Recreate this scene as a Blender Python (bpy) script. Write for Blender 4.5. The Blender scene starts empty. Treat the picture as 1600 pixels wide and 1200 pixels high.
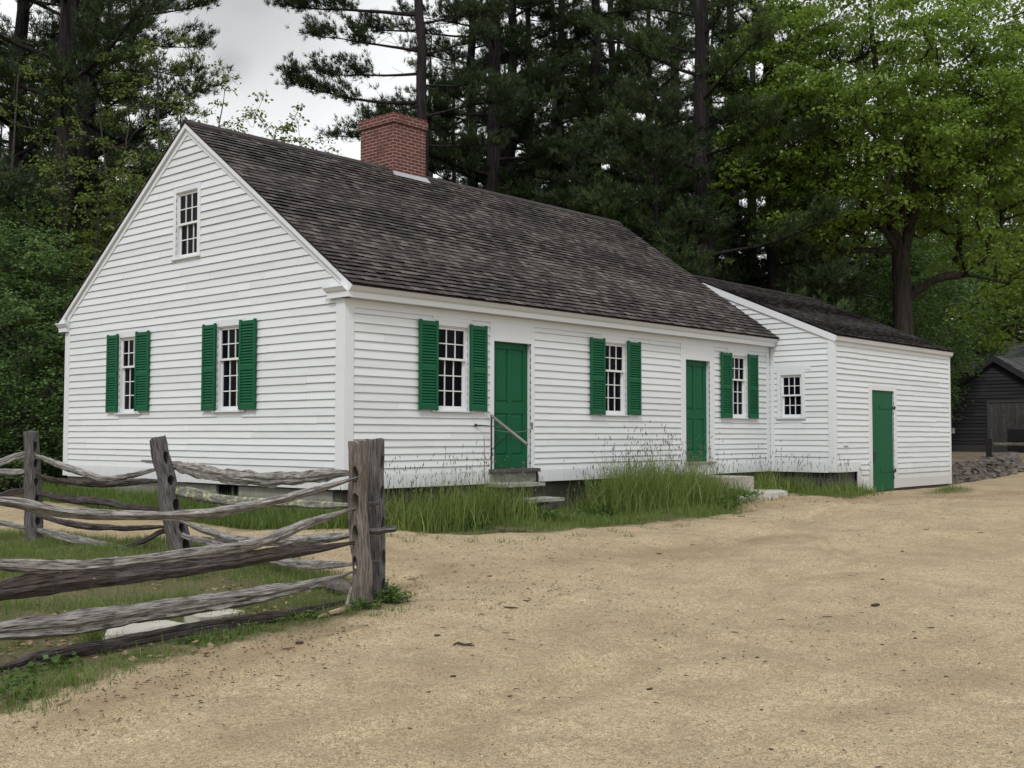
import bpy, bmesh, math, random
import numpy as np
from mathutils import Vector, Matrix

# ------------------------------------------------------------------ camera, light, exposure
scene = bpy.context.scene
COL = scene.collection
FPX = 1764.753
CC = np.array([-10.28, -12.487, 0.779])
CR = np.array([0.67016, -0.74222, 0.0017]); CR /= np.linalg.norm(CR)
CF = np.array([0.7417, 0.6693, 0.0451]); CF -= CR * CF.dot(CR); CF /= np.linalg.norm(CF)
CU = np.cross(CR, CF)
cam_d = bpy.data.cameras.new("camera")
cam = bpy.data.objects.new("camera", cam_d); COL.objects.link(cam)
cam_d.sensor_width = 36.0
cam_d.lens = FPX / 1600 * 36
cam_d.clip_end = 1500
m = Matrix(((CR[0], CU[0], -CF[0], CC[0]), (CR[1], CU[1], -CF[1], CC[1]), (CR[2], CU[2], -CF[2], CC[2]), (0, 0, 0, 1)))
cam.matrix_world = m
scene.camera = cam
scene.view_settings.view_transform = 'Standard'
scene.view_settings.look = 'None'
scene.view_settings.exposure = 0.06
scene.view_settings.gamma = 1.0
scene.view_settings.use_curve_mapping = False
scene.cycles.max_bounces = 8
scene.cycles.diffuse_bounces = 3
scene.cycles.glossy_bounces = 3
scene.cycles.transmission_bounces = 4
scene.cycles.transparent_max_bounces = 8
scene.cycles.caustics_reflective = False
scene.cycles.caustics_refractive = False
scene.cycles.use_denoising = True

def bp(x, y, ax, val):
    """point on the plane (axis ax = val) seen at photo position x, y"""
    d = CF + CR * (x - 800) / FPX + CU * (600 - y) / FPX
    return CC + d * ((val - CC[ax]) / d[ax])
def bz(x, y, depth):
    return CC + (CF + CR * (x - 800) / FPX + CU * (600 - y) / FPX) * depth

SUN_EL, SUN_AZ = math.radians(50), math.radians(238)   # azimuth clockwise from +y
world = bpy.data.worlds.new("World"); scene.world = world
world.use_nodes = True
wn, wl = world.node_tree.nodes, world.node_tree.links
wn.clear()
w_out = wn.new('ShaderNodeOutputWorld')
w_sky = wn.new('ShaderNodeTexSky'); w_sky.sky_type = 'NISHITA'; w_sky.sun_disc = False
w_sky.sun_elevation = SUN_EL; w_sky.sun_rotation = SUN_AZ
w_b1 = wn.new('ShaderNodeBackground'); w_b1.inputs[1].default_value = 0.1
wl.new(w_sky.outputs[0], w_b1.inputs[0])
w_tc = wn.new('ShaderNodeTexCoord')
w_map = wn.new('ShaderNodeMapping'); w_map.inputs['Scale'].default_value = (1, 1, 2.2); w_map.inputs['Location'].default_value = (3.1, 1.7, 0.4)
wl.new(w_tc.outputs['Generated'], w_map.inputs[0])
w_no = wn.new('ShaderNodeTexNoise'); w_no.inputs['Scale'].default_value = 2.6; w_no.inputs['Detail'].default_value = 7; w_no.inputs['Roughness'].default_value = 0.5
wl.new(w_map.outputs[0], w_no.inputs['Vector'])
w_cr = wn.new('ShaderNodeValToRGB')
w_cr.color_ramp.elements[0].position = 0.30; w_cr.color_ramp.elements[0].color = (0.66, 0.675, 0.71, 1)
w_cr.color_ramp.elements[1].position = 0.52; w_cr.color_ramp.elements[1].color = (1.0, 1.0, 1.0, 1)
wl.new(w_no.outputs[0], w_cr.inputs[0])
def wmath(op, a, b=None, clamp=False):
    n = wn.new('ShaderNodeMath'); n.operation = op; n.use_clamp = clamp
    for i, v in enumerate((a, b)):
        if v is None: continue
        if isinstance(v, (int, float)): n.inputs[i].default_value = v
        else: wl.new(v, n.inputs[i])
    return n.outputs[0]
# a darker rain cloud up to the left of the chimney, another small wisp below it
def cloud_patch(px, py, tight, amount):
    d = CF + CR * (px - 800) / FPX + CU * (600 - py) / FPX
    d /= np.linalg.norm(d)
    vd = wn.new('ShaderNodeVectorMath'); vd.operation = 'DOT_PRODUCT'
    no2 = wn.new('ShaderNodeVectorMath'); no2.operation = 'SCALE'; no2.inputs['Scale'].default_value = 0.06
    n3 = wn.new('ShaderNodeTexNoise'); n3.inputs['Scale'].default_value = 9; n3.inputs['Detail'].default_value = 5
    wl.new(w_tc.outputs['Generated'], n3.inputs['Vector'])
    sub = wn.new('ShaderNodeVectorMath'); sub.operation = 'SUBTRACT'; sub.inputs[1].default_value = (.5, .5, .5)
    wl.new(n3.outputs['Color'], sub.inputs[0]); wl.new(sub.outputs[0], no2.inputs[0])
    ad = wn.new('ShaderNodeVectorMath'); ad.operation = 'ADD'
    wl.new(w_tc.outputs['Generated'], ad.inputs[0]); wl.new(no2.outputs[0], ad.inputs[1])
    nm = wn.new('ShaderNodeVectorMath'); nm.operation = 'NORMALIZE'; wl.new(ad.outputs[0], nm.inputs[0])
    wl.new(nm.outputs[0], vd.inputs[0]); vd.inputs[1].default_value = tuple(d)
    a = wmath('SUBTRACT', 1.0, vd.outputs['Value'])
    a = wmath('MULTIPLY', a, -tight)
    a = wmath('EXPONENT', a)
    return wmath('MULTIPLY', a, amount)
patch = wmath('ADD', cloud_patch(385, 5, 260, 0.42), cloud_patch(372, 95, 9000, 0.16))
inv = wmath('SUBTRACT', 1.0, patch, True)
w_sep = wn.new('ShaderNodeSeparateXYZ'); wl.new(w_tc.outputs['Generated'], w_sep.inputs[0])
w_z = wmath('MAXIMUM', w_sep.outputs[2], 0.0)
zen = wmath('SUBTRACT', w_z, 0.42); zen = wmath('MAXIMUM', zen, 0.0)
zen = wmath('MULTIPLY', zen, .25); zen = wmath('ADD', zen, 1.05)      # overcast sky is brightest overhead
gain = wmath('MULTIPLY', inv, zen)
w_b2 = wn.new('ShaderNodeBackground'); wl.new(w_cr.outputs[0], w_b2.inputs[0]); wl.new(gain, w_b2.inputs[1])
w_mx = wn.new('ShaderNodeMixShader'); w_mx.inputs[0].default_value = 0.93
wl.new(w_b1.outputs[0], w_mx.inputs[1]); wl.new(w_b2.outputs[0], w_mx.inputs[2]); wl.new(w_mx.outputs[0], w_out.inputs[0])

sun_d = bpy.data.lights.new("sun", 'SUN'); sun_d.energy = 1.9; sun_d.angle = math.radians(12); sun_d.color = (1.0, 0.97, 0.925)
sun = bpy.data.objects.new("sun", sun_d); COL.objects.link(sun)
sd = Vector((math.sin(SUN_AZ) * math.cos(SUN_EL), math.cos(SUN_AZ) * math.cos(SUN_EL), math.sin(SUN_EL)))
sun.rotation_euler = sd.to_track_quat('Z', 'Y').to_euler()

# ------------------------------------------------------------------ helpers
rng = np.random.default_rng(7)
ORG = {}
def tag(o, label=None, cat=None, group=None, kind=None):
    if label: o['label'] = label
    if cat: o['category'] = cat
    if group: o['group'] = group
    if kind: o['kind'] = kind
    return o
def empty(name, loc, label, cat, group=None):
    o = bpy.data.objects.new(name, None); COL.objects.link(o); o.location = tuple(loc)
    o.empty_display_size = 0.2
    ORG[o.name] = np.array(loc, float)
    return tag(o, label, cat, group)
def link_mesh(name, me, mat, parent=None, origin=None):
    if mat is not None and not me.materials: me.materials.append(mat)
    o = bpy.data.objects.new(name, me); COL.objects.link(o)
    if parent is not None: o.parent = parent; ORG[o.name] = ORG[parent.name]
    else:
        o.location = tuple(origin) if origin is not None else (0, 0, 0); ORG[o.name] = np.array(o.location, float)
    return o
def raw_mesh(name, verts, loops, counts, attrs=None, uv=None, smooth=False):
    """fast mesh from flat arrays; attrs = {name: (domain, values)}"""
    me = bpy.data.meshes.new(name)
    verts = np.asarray(verts, np.float32); loops = np.asarray(loops, np.int32).ravel(); counts = np.asarray(counts, np.int32)
    me.vertices.add(len(verts)); me.vertices.foreach_set('co', verts.ravel())
    me.loops.add(len(loops)); me.loops.foreach_set('vertex_index', loops)
    me.polygons.add(len(counts))
    st = np.zeros(len(counts), np.int32); st[1:] = np.cumsum(counts)[:-1]
    me.polygons.foreach_set('loop_start', st)
    try: me.polygons.foreach_set('loop_total', counts)
    except Exception: pass
    if smooth: me.polygons.foreach_set('use_smooth', np.ones(len(counts), bool))
    me.update(calc_edges=True)
    for k, (dom, val) in (attrs or {}).items():
        a = me.attributes.new(k, 'FLOAT', dom); a.data.foreach_set('value', np.asarray(val, np.float32))
    if uv is not None:
        l = me.uv_layers.new(name='UVMap'); l.data.foreach_set('uv', np.asarray(uv, np.float32).ravel())
    return me
class Frame:
    def __init__(s, o=(0, 0, 0), u=(1, 0, 0), n=(0, 1, 0), w=(0, 0, 1)):
        s.o, s.u, s.n, s.w = (np.array(a, float) for a in (o, u, n, w))
    def __call__(s, a, b, c): return s.o + s.u * a + s.n * b + s.w * c
WORLD = Frame()
class MB:
    def __init__(s, fr=WORLD): s.fr = fr; s.V = []; s.F = []; s.A = []; s.UV = []
    def face(s, pts, a=0.5, uv=None):
        i = len(s.V); s.V += [s.fr(*p) for p in pts]; s.F.append(tuple(range(i, i + len(pts)))); s.A.append(a); s.UV.append(uv)
    def poly(s, V, F, a=0.5):
        i = len(s.V); s.V += [s.fr(*p) for p in V]
        for f in F: s.F.append(tuple(i + k for k in f)); s.A.append(a); s.UV.append(None)
    def box(s, x0, x1, y0, y1, z0, z1, a=0.5):
        s.poly([(x0, y0, z0), (x1, y0, z0), (x1, y1, z0), (x0, y1, z0), (x0, y0, z1), (x1, y0, z1), (x1, y1, z1), (x0, y1, z1)],
               [(0, 3, 2, 1), (4, 5, 6, 7), (0, 1, 5, 4), (1, 2, 6, 5), (2, 3, 7, 6), (3, 0, 4, 7)], a)
    def prism(s, prof, axis, t0, t1, a=0.5):
        """prof: closed 2D polygon in the two other axes, extruded on axis from t0 to t1"""
        def P(t, p):
            q = [0, 0, 0]; k = [i for i in range(3) if i != axis]; q[axis] = t; q[k[0]] = p[0]; q[k[1]] = p[1]; return tuple(q)
        n = len(prof); V = [P(t0, p) for p in prof] + [P(t1, p) for p in prof]
        F = [tuple(range(n)), tuple(range(2 * n - 1, n - 1, -1))] + [(i, (i + 1) % n, n + (i + 1) % n, n + i) for i in range(n)]
        s.poly(V, F, a)
    def tube(s, pts, r, n=8, a=0.5, cap=True):
        pts = [np.array(p, float) for p in pts]; r = [r] * len(pts) if np.isscalar(r) else r
        V = []; F = []
        for i, p in enumerate(pts):
            t = pts[min(i + 1, len(pts) - 1)] - pts[max(i - 1, 0)]; t /= np.linalg.norm(t) + 1e-9
            h = np.array([0, 0, 1.]) if abs(t[2]) < .9 else np.array([1., 0, 0])
            e1 = np.cross(t, h); e1 /= np.linalg.norm(e1); e2 = np.cross(t, e1)
            for k in range(n):
                q = 2 * math.pi * k / n; V.append(p + (e1 * math.cos(q) + e2 * math.sin(q)) * r[i])
        for i in range(len(pts) - 1):
            for k in range(n): F.append((i * n + k, i * n + (k + 1) % n, (i + 1) * n + (k + 1) % n, (i + 1) * n + k))
        if cap: F.append(tuple(range(n))[::-1]); F.append(tuple(range((len(pts) - 1) * n, len(pts) * n)))
        s.poly(V, F, a)
    def build(s, name, mat, parent=None, origin=None, bevel=0, smooth=False, recalc=True):
        me = bpy.data.meshes.new(name)
        o = ORG[parent.name] if parent is not None else (np.array(origin, float) if origin is not None else np.zeros(3))
        me.from_pydata([tuple(v - o) for v in s.V], [], s.F)
        at = me.attributes.new('v', 'FLOAT', 'FACE'); at.data.foreach_set('value', s.A)
        if recalc:
            bm = bmesh.new(); bm.from_mesh(me); bmesh.ops.recalc_face_normals(bm, faces=bm.faces); bm.to_mesh(me); bm.free()
        if any(u is not None for u in s.UV) :
            l = me.uv_layers.new(name='UVMap'); k = 0
            for f, u in zip(me.polygons, s.UV):
                for j, li in enumerate(f.loop_indices):
                    if u is not None: l.data[li].uv = u[j]
        if smooth: me.polygons.foreach_set('use_smooth', [True] * len(me.polygons))
        ob = link_mesh(name, me, mat, parent, origin)
        if bevel:
            b = ob.modifiers.new('bevel', 'BEVEL'); b.width = bevel; b.segments = 1; b.limit_method = 'ANGLE'
        return ob

def _hash(ix, iy, iz, seed):
    h = (ix.astype(np.int64) * 374761393 + iy.astype(np.int64) * 668265263 + iz.astype(np.int64) * 2147483647 + seed * 1274126177) & 0x7fffffff
    h = ((h ^ (h >> 13)) * 1103515245) & 0x7fffffff
    return ((h ^ (h >> 16)) & 0xffff) / 65535.0
def vnoise(x, y, z=0.0, seed=1):
    x, y, z = np.broadcast_arrays(np.asarray(x, float), np.asarray(y, float), np.asarray(z, float))
    ix, iy, iz = np.floor(x).astype(int), np.floor(y).astype(int), np.floor(z).astype(int)
    fx, fy, fz = x - ix, y - iy, z - iz
    fx, fy, fz = (t * t * (3 - 2 * t) for t in (fx, fy, fz))
    r = 0
    for a in (0, 1):
        for b in (0, 1):
            for c in (0, 1):
                r = r + _hash(ix + a, iy + b, iz + c, seed) * (fx if a else 1 - fx) * (fy if b else 1 - fy) * (fz if c else 1 - fz)
    return r
def fbm(x, y, z=0.0, seed=1, o=4):
    r = 0; a = .5; f = 1
    for i in range(o): r = r + a * vnoise(x * f, y * f, np.asarray(z) * f, seed + i); a *= .5; f *= 2.03
    return r / (1 - .5 ** o)

# ------------------------------------------------------------------ materials
MAT = {}
class NT:
    def __init__(s, name):
        s.m = bpy.data.materials.new(name); s.m.use_nodes = True; s.n = s.m.node_tree.nodes; s.l = s.m.node_tree.links
        s.n.clear(); s.out = s.n.new('ShaderNodeOutputMaterial'); s.p = s.n.new('ShaderNodeBsdfPrincipled'); s.l.new(s.p.outputs[0], s.out.inputs[0])
        MAT[name] = s.m
    def set(s, k, v):
        if hasattr(v, 'is_output') or isinstance(v, bpy.types.NodeSocket): s.l.new(v, s.p.inputs[k])
        else: s.p.inputs[k].default_value = v
    def inp(s, node, k, v):
        if v is None: return
        if isinstance(v, bpy.types.NodeSocket): s.l.new(v, node.inputs[k])
        else: node.inputs[k].default_value = v
    def coord(s, kind='Object'): return s.n.new('ShaderNodeTexCoord').outputs[kind]
    def pos(s): return s.n.new('ShaderNodeNewGeometry').outputs['Position']
    def attr(s, a): q = s.n.new('ShaderNodeAttribute'); q.attribute_name = a; return q.outputs['Fac']
    def mapping(s, v, scale=(1, 1, 1), loc=(0, 0, 0), rot=(0, 0, 0)):
        q = s.n.new('ShaderNodeMapping'); s.l.new(v, q.inputs[0]); q.inputs['Scale'].default_value = scale; q.inputs['Location'].default_value = loc; q.inputs['Rotation'].default_value = rot; return q.outputs[0]
    def noise(s, v, scale, detail=4, rough=.55, dist=0, col=False):
        q = s.n.new('ShaderNodeTexNoise'); s.inp(q, 'Vector', v); q.inputs['Scale'].default_value = scale; q.inputs['Detail'].default_value = detail
        q.inputs['Roughness'].default_value = rough; q.inputs['Distortion'].default_value = dist; return q.outputs['Color' if col else 0]
    def voro(s, v, scale, feat='F1', out='Distance', rnd=1):
        q = s.n.new('ShaderNodeTexVoronoi'); q.feature = feat; s.inp(q, 'Vector', v); q.inputs['Scale'].default_value = scale; q.inputs['Randomness'].default_value = rnd; return q.outputs[out]
    def ramp(s, f, stops):
        q = s.n.new('ShaderNodeValToRGB'); s.inp(q, 0, f); e = q.color_ramp.elements
        while len(e) < len(stops): e.new(.5)
        for a, (p, c) in zip(e, stops):
            a.position = p; a.color = (c, c, c, 1) if np.isscalar(c) else (*c, 1)
        return q.outputs[0]
    def mix(s, f, a, b, mode='MIX'):
        q = s.n.new('ShaderNodeMix'); q.data_type = 'RGBA'; q.blend_type = mode
        s.inp(q, 0, f)
        for k, v in ((6, a), (7, b)):
            if isinstance(v, bpy.types.NodeSocket): s.l.new(v, q.inputs[k])
            else: q.inputs[k].default_value = (v, v, v, 1) if np.isscalar(v) else (*v, 1)
        return q.outputs[2]
    def math(s, op, a, b=None, clamp=False):
        q = s.n.new('ShaderNodeMath'); q.operation = op; q.use_clamp = clamp; s.inp(q, 0, a); s.inp(q, 1, b); return q.outputs[0]
    def bump(s, h, strength=.3, dist=.01, prev=None):
        q = s.n.new('ShaderNodeBump'); q.inputs['Strength'].default_value = strength; q.inputs['Distance'].default_value = dist
        s.l.new(h, q.inputs['Height'])
        if prev is not None: s.l.new(prev, q.inputs['Normal'])
        return q.outputs[0]

def paint(name, base, dirt, chip, rough=.55, chipth=.70, dirtamt=.35, streak=(1.2, 1.2, 9)):
    t = NT(name); P = t.pos()
    n1 = t.noise(t.mapping(P, streak), 1.6, 5, .6)
    n2 = t.noise(P, 34, 3)
    v = t.attr('v')
    c = t.mix(t.math('MULTIPLY', t.ramp(n1, [(.45, 0), (.78, 1)]), dirtamt), base, dirt)
    c = t.mix(.5, c, t.mix(v, tuple(x * .84 for x in base), tuple(min(1, x * 1.05) for x in base)), 'MIX')
    nchip = t.noise(t.mapping(P, (2.2, 2.2, 13)), 5.5, 6, .72)
    big = t.noise(P, .9, 2)
    f = t.math('ADD', nchip, t.math('MULTIPLY', t.math('SUBTRACT', big, .5), .22))
    if 'white' in name:                                # rain splash low on the boards
        sz = t.n.new('ShaderNodeSeparateXYZ'); t.l.new(P, sz.inputs[0])
        lowb = t.ramp(t.math('ADD', t.math('MULTIPLY', sz.outputs[2], -1.0), t.math('MULTIPLY', t.noise(t.mapping(P, (5, 5, 2)), 1.5, 5, .7), .9)), [(.28, 0), (.62, 1)])
        c = t.mix(t.math('MULTIPLY', lowb, .38), c, (.36, .33, .27))
    cm = t.ramp(f, [(chipth, 0), (chipth + .012, 1)])
    c = t.mix(cm, c, chip)
    t.set('Base Color', c); t.set('Roughness', rough); t.set('Specular IOR Level', .16 if 'green' in name else .4)
    t.set('Normal', t.bump(t.math('ADD', n1, t.math('MULTIPLY', n2, .35)), .22, .006, t.bump(cm, -.3, .002)))
    return t.m
paint('white_paint', (.635, .665, .685), (.48, .50, .50), (.17, .15, .13), .5, .728, .6)
paint('white_trim', (.645, .672, .70), (.51, .53, .54), (.35, .32, .28), .45, .77, .3, (1.5, 1.5, 3))
paint('green_paint', (.006, .088, .038), (.014, .112, .058), (.05, .10, .06), .5, .80, .8)
paint('sash_paint', (.70, .71, .715), (.6, .6, .58), (.3, .3, .28), .4, .9, .1)

t = NT('window_glass'); t.set('Base Color', (.004, .005, .008, 1)); t.set('Roughness', .08); t.set('Specular IOR Level', .05)
nn = t.noise(t.pos(), 3.2, 2); t.set('Normal', t.bump(nn, .12, .02))
t = NT('curtain'); t.set('Base Color', (.3, .3, .33, 1)); t.set('Roughness', .9)
t = NT('dark_interior'); t.set('Base Color', (.012, .012, .014, 1)); t.set('Roughness', .9)
t = NT('black_iron'); t.set('Base Color', t.mix(t.noise(t.pos(), 40, 3), (.012, .012, .014), (.045, .035, .03))); t.set('Roughness', .5); t.set('Metallic', .3)
t = NT('grey_pipe'); t.set('Base Color', t.mix(t.noise(t.pos(), 30, 3), (.16, .15, .145), (.26, .245, .23))); t.set('Roughness', .45); t.set('Metallic', .4)
t = NT('lead_flashing'); t.set('Base Color', t.mix(t.noise(t.pos(), 6, 4), (.30, .31, .33), (.48, .49, .51))); t.set('Roughness', .45); t.set('Metallic', .35)

def shingle_mat(name, dark, light, bias, scale=1.0):
    t = NT(name); P = t.pos(); v = t.attr('v')
    big = t.noise(P, .55, 5, .65)
    mid = t.noise(t.mapping(P, (3.2, 1.2, 1.2)), 2.0, 5, .7)
    f = t.math('ADD', t.math('MULTIPLY', v, .42), t.math('ADD', t.math('MULTIPLY', big, .55), t.math('MULTIPLY', mid, .45)))
    f = t.math('ADD', f, bias)
    grain = t.noise(t.mapping(P, (60, 6, 6)), 1.0, 4, .65)
    c = t.mix(t.ramp(f, [(.48, 0), (.98, 1)]), dark, light)
    c = t.mix(t.math('MULTIPLY', t.ramp(grain, [(.35, 0), (.75, 1)]), .55), c, tuple(x * .45 for x in dark))
    moss = t.ramp(t.noise(P, 2.3, 5, .7), [(.62, 0), (.72, 1)])
    c = t.mix(t.math('MULTIPLY', moss, .25), c, (.07, .07, .045))
    t.set('Base Color', c); t.set('Roughness', .82); t.set('Specular IOR Level', .25)
    t.set('Normal', t.bump(grain, .5, .008)); return t
shingle_mat('roof_shingle', (.036, .031, .029), (.205, .182, .167), -.12)
shingle_mat('annex_shingle', (.026, .023, .024), (.12, .11, .105), -.14)
shingle_mat('barn_shingle', (.040, .041, .044), (.13, .132, .135), -.05)

t = NT('brick'); uv = t.coord('UV')
bk = t.n.new('ShaderNodeTexBrick'); t.l.new(t.mapping(uv, (1, 1, 1)), bk.inputs[0])
bk.inputs['Color1'].default_value = (.085, .017, .013, 1); bk.inputs['Color2'].default_value = (.130, .027, .020, 1); bk.inputs['Mortar'].default_value = (.30, .235, .20, 1)
bk.inputs['Scale'].default_value = 1; bk.inputs['Mortar Size'].default_value = .0085; bk.inputs['Mortar Smooth'].default_value = .15; bk.inputs['Bias'].default_value = -.1
bk.inputs['Brick Width'].default_value = .20; bk.inputs['Row Height'].default_value = .066
soot = t.ramp(t.noise(t.pos(), 3.1, 5, .65), [(.50, 0), (.66, 1)])
c = t.mix(t.math('MULTIPLY', soot, .75), bk.outputs[0], (.085, .032, .028))
c = t.mix(t.ramp(t.noise(t.pos(), 7.5, 3, .5), [(.68, 0), (.72, 1)]), c, (.035, .03, .03))
c = t.mix(t.math('MULTIPLY', t.noise(t.pos(), 45, 2), .5), c, t.mix(.5, c, (.09, .03, .025)))
t.set('Base Color', c); t.set('Roughness', .85)
t.set('Normal', t.bump(t.math('MULTIPLY', bk.outputs['Fac'], -1), .6, .008, t.bump(t.noise(t.pos(), 60, 3), .3, .004)))

def stone_mat(name, a, b, lich, sc=6, rough=.85, lamt=.5):
    t = NT(name); P = t.coord('Object'); v = t.attr('v')
    n = t.noise(P, sc, 6, .65); c = t.mix(t.ramp(n, [(.3, 0), (.7, 1)]), a, b)
    c = t.mix(t.math('MULTIPLY', v, .5), c, tuple(x * .5 for x in a))
    c = t.mix(t.math('MULTIPLY', t.ramp(t.noise(P, sc * 1.7, 5, .7), [(.56, 0), (.64, 1)]), lamt), c, lich)
    t.set('Base Color', c); t.set('Roughness', rough); t.set('Normal', t.bump(t.noise(P, sc * 5, 6, .7), .6, .02)); return t
stone_mat('foundation_stone', (.20, .19, .165), (.30, .285, .25), (.13, .15, .09), 4)
stone_mat('shaded_stone', (.045, .042, .036), (.10, .095, .08), (.06, .07, .04), 4)  # front foundation: shade behind the tall grass is put into the stone colour
stone_mat('brown_stone', (.11, .085, .068), (.22, .17, .13), (.12, .12, .08), 7)
stone_mat('field_stone', (.055, .048, .046), (.19, .165, .145), (.17, .17, .13), 5)
stone_mat('pale_stone', (.33, .315, .27), (.52, .50, .44), (.45, .48, .36), 5, lamt=.3)
stone_mat('concrete', (.30, .285, .25), (.42, .40, .35), (.22, .21, .18), 7, lamt=.4)

def wood_mat(name, a, b, crack, lich=None, gs=(1.4, 14, 1), lamt=0.0, brown=None, bs=.7):
    t = NT(name); uv = t.coord('UV'); m_ = t.mapping(uv, gs)
    g1 = t.noise(m_, 3.2, 8, .68, .25); g2 = t.noise(t.mapping(uv, (gs[0] * 1.2, gs[1] * 3.2, 1)), 4.2, 5, .6)
    pos = t.coord('Object')
    c = t.mix(t.ramp(g1, [(.36, 0), (.64, 1)]), a, b)
    if brown: c = t.mix(t.math('MULTIPLY', t.ramp(t.noise(pos, 1.9, 4, .6), [(.45, 0), (.65, 1)]), .8), c, brown)
    cr = t.ramp(g2, [(.38, 1), (.47, 0)])
    c = t.mix(t.math('MULTIPLY', cr, .85), c, crack)
    c = t.mix(t.math('MULTIPLY', t.attr('v'), .45), c, tuple(x * .35 for x in a))
    if lich: c = t.mix(t.math('MULTIPLY', t.ramp(t.noise(pos, 11, 5, .65), [(.54, 0), (.60, 1)]), lamt), c, lich)
    c = t.mix(t.ramp(t.noise(pos, 42, 3, .5), [(.72, 0), (.76, 1)]), c, (.33, .34, .29))
    t.set('Base Color', c); t.set('Roughness', .85); t.set('Specular IOR Level', .2)
    t.set('Normal', t.bump(t.math('SUBTRACT', g1, t.math('MULTIPLY', cr, .7)), bs, .012)); return t
wood_mat('grey_rail', (.115, .105, .100), (.44, .42, .395), (.014, .012, .011))
wood_mat('dark_rail', (.040, .034, .034), (.13, .115, .11), (.010, .008, .008), brown=(.062, .046, .036))
wood_mat('lichen_rail', (.14, .14, .12), (.34, .33, .28), (.03, .03, .025), (.44, .50, .26), lamt=.9)
wood_mat('post_brown', (.085, .074, .066), (.30, .262, .235), (.016, .013, .011), brown=(.135, .108, .088))
wood_mat('post_grey', (.055, .052, .055), (.19, .178, .172), (.012, .012, .013))
wood_mat('step_wood', (.22, .225, .195), (.42, .43, .38), (.07, .07, .06), (.42, .46, .34), lamt=.5)
wood_mat('driftwood', (.30, .22, .15), (.50, .42, .32), (.10, .07, .05))
wood_mat('plank_dark', (.045, .043, .048), (.14, .134, .140), (.012, .012, .013), gs=(.5, 9, 1))
wood_mat('barn_board', (.020, .020, .025), (.062, .061, .070), (.010, .010, .012), gs=(.4, 6, 1))

def bark(name, a, b, sc=1.0):
    t = NT(name); P = t.coord('Object'); q = t.mapping(P, (9 * sc, 9 * sc, 1.6 * sc))
    v = t.noise(t.mapping(P, (14 * sc, 14 * sc, 1.1 * sc)), 1.0, 7, .75, .6); n = t.noise(q, 1.3, 6, .7)
    h = t.math('ADD', t.ramp(v, [(.38, 0), (.6, 1)]), t.math('MULTIPLY', n, .7))
    t.set('Base Color', t.mix(t.ramp(h, [(.25, 0), (1.2, 1)]), a, b)); t.set('Roughness', .9); t.set('Specular IOR Level', .15)
    t.set('Normal', t.bump(h, .9, .05)); return t
bark('pine_bark', (.009, .007, .008), (.046, .038, .042)); bark('maple_bark', (.014, .011, .009), (.062, .052, .043), 1.2); bark('twig_bark', (.06, .053, .048), (.13, .115, .105), 3)

def leaf_mat(name, lo, hi, trans=.35, rough=.5):
    t = NT(name); v = t.attr('v'); P = t.coord('Object')
    c = t.mix(t.math('ADD', t.math('MULTIPLY', v, .65), t.math('MULTIPLY', t.noise(P, .8, 3), .35)), lo, hi)
    t.set('Base Color', c); t.set('Roughness', rough); t.set('Specular IOR Level', .3)
    tr = t.n.new('ShaderNodeBsdfTranslucent'); t.l.new(t.mix(.5, c, tuple(x * 1.4 for x in hi)), tr.inputs[0])
    mx = t.n.new('ShaderNodeMixShader'); mx.inputs[0].default_value = trans
    t.l.new(t.p.outputs[0], mx.inputs[1]); t.l.new(tr.outputs[0], mx.inputs[2]); t.l.new(mx.outputs[0], t.out.inputs[0]); return t
leaf_mat('maple_leaf', (.080, .145, .020), (.215, .315, .056), .42)
leaf_mat('spring_leaf', (.070, .118, .022), (.185, .25, .055), .4)
leaf_mat('dark_leaf', (.050, .115, .030), (.175, .275, .095), .34)
leaf_mat('understory_leaf', (.032, .072, .014), (.085, .155, .034), .35)
leaf_mat('pine_needle', (.008, .019, .009), (.060, .098, .030), .15, .55)
leaf_mat('pine_needle_bright', (.014, .030, .011), (.085, .132, .036), .2, .55)
leaf_mat('grass_blade', (.050, .095, .016), (.17, .235, .060), .35)
leaf_mat('tall_grass_blade', (.055, .100, .018), (.225, .285, .078), .38)
leaf_mat('seed_head', (.10, .09, .07), (.20, .19, .13), .2, .8)
leaf_mat('dry_blade', (.20, .17, .10), (.36, .31, .21), .2, .8)
leaf_mat('weed_leaf', (.028, .070, .012), (.085, .155, .030), .3)

# ------------------------------------------------------------------ terrain
CP = np.array([(-10.3, -12.5, -.85), (-6.1, -8.7, -.85), (-4.4, -10.6, -.85), (-3.5, -4.7, -.73), (-7, -5, -.79), (-9, -4.5, -.82), (-2.8, -.4, -.64), (-3.2, 2.5, -.68), (-9, 0, -.78),
    (-.3, -.3, -.5), (-.2, 4, -.47), (-.2, 8.3, -.47), (3, -.1, -.46), (6, -.1, -.45), (9, -.2, -.45), (12, -.1, -.45), (12.6, -1.5, -.46), (15, -1.6, -.49), (18.4, -1.6, -.49), (3.9, -1.8, -.61), (1.3, -.9, -.6),
    (7, -2, -.61), (10.5, -2.9, -.52), (10.0, -1.75, -.41), (8.9, -1.7, -.43), (11.2, -1.3, -.40), (10.4, -.8, -.39), (14, -3, -.57), (22, -1.5, -.49), (30, .7, -.42), (52, 11, -.1), (60, 22, 0), (0, -5, -.72), (5, -8, -.78), (15, -8, -.68), (30, -12, -.6), (60, -5, -.3),
    (0, 20, -.45), (20, 20, -.3), (40, 40, 0), (-15, 12, -.7), (-40, 0, -.9), (0, -40, -1), (60, -40, -.6), (6, 4, -.45), (16, 2, -.47)])
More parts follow.
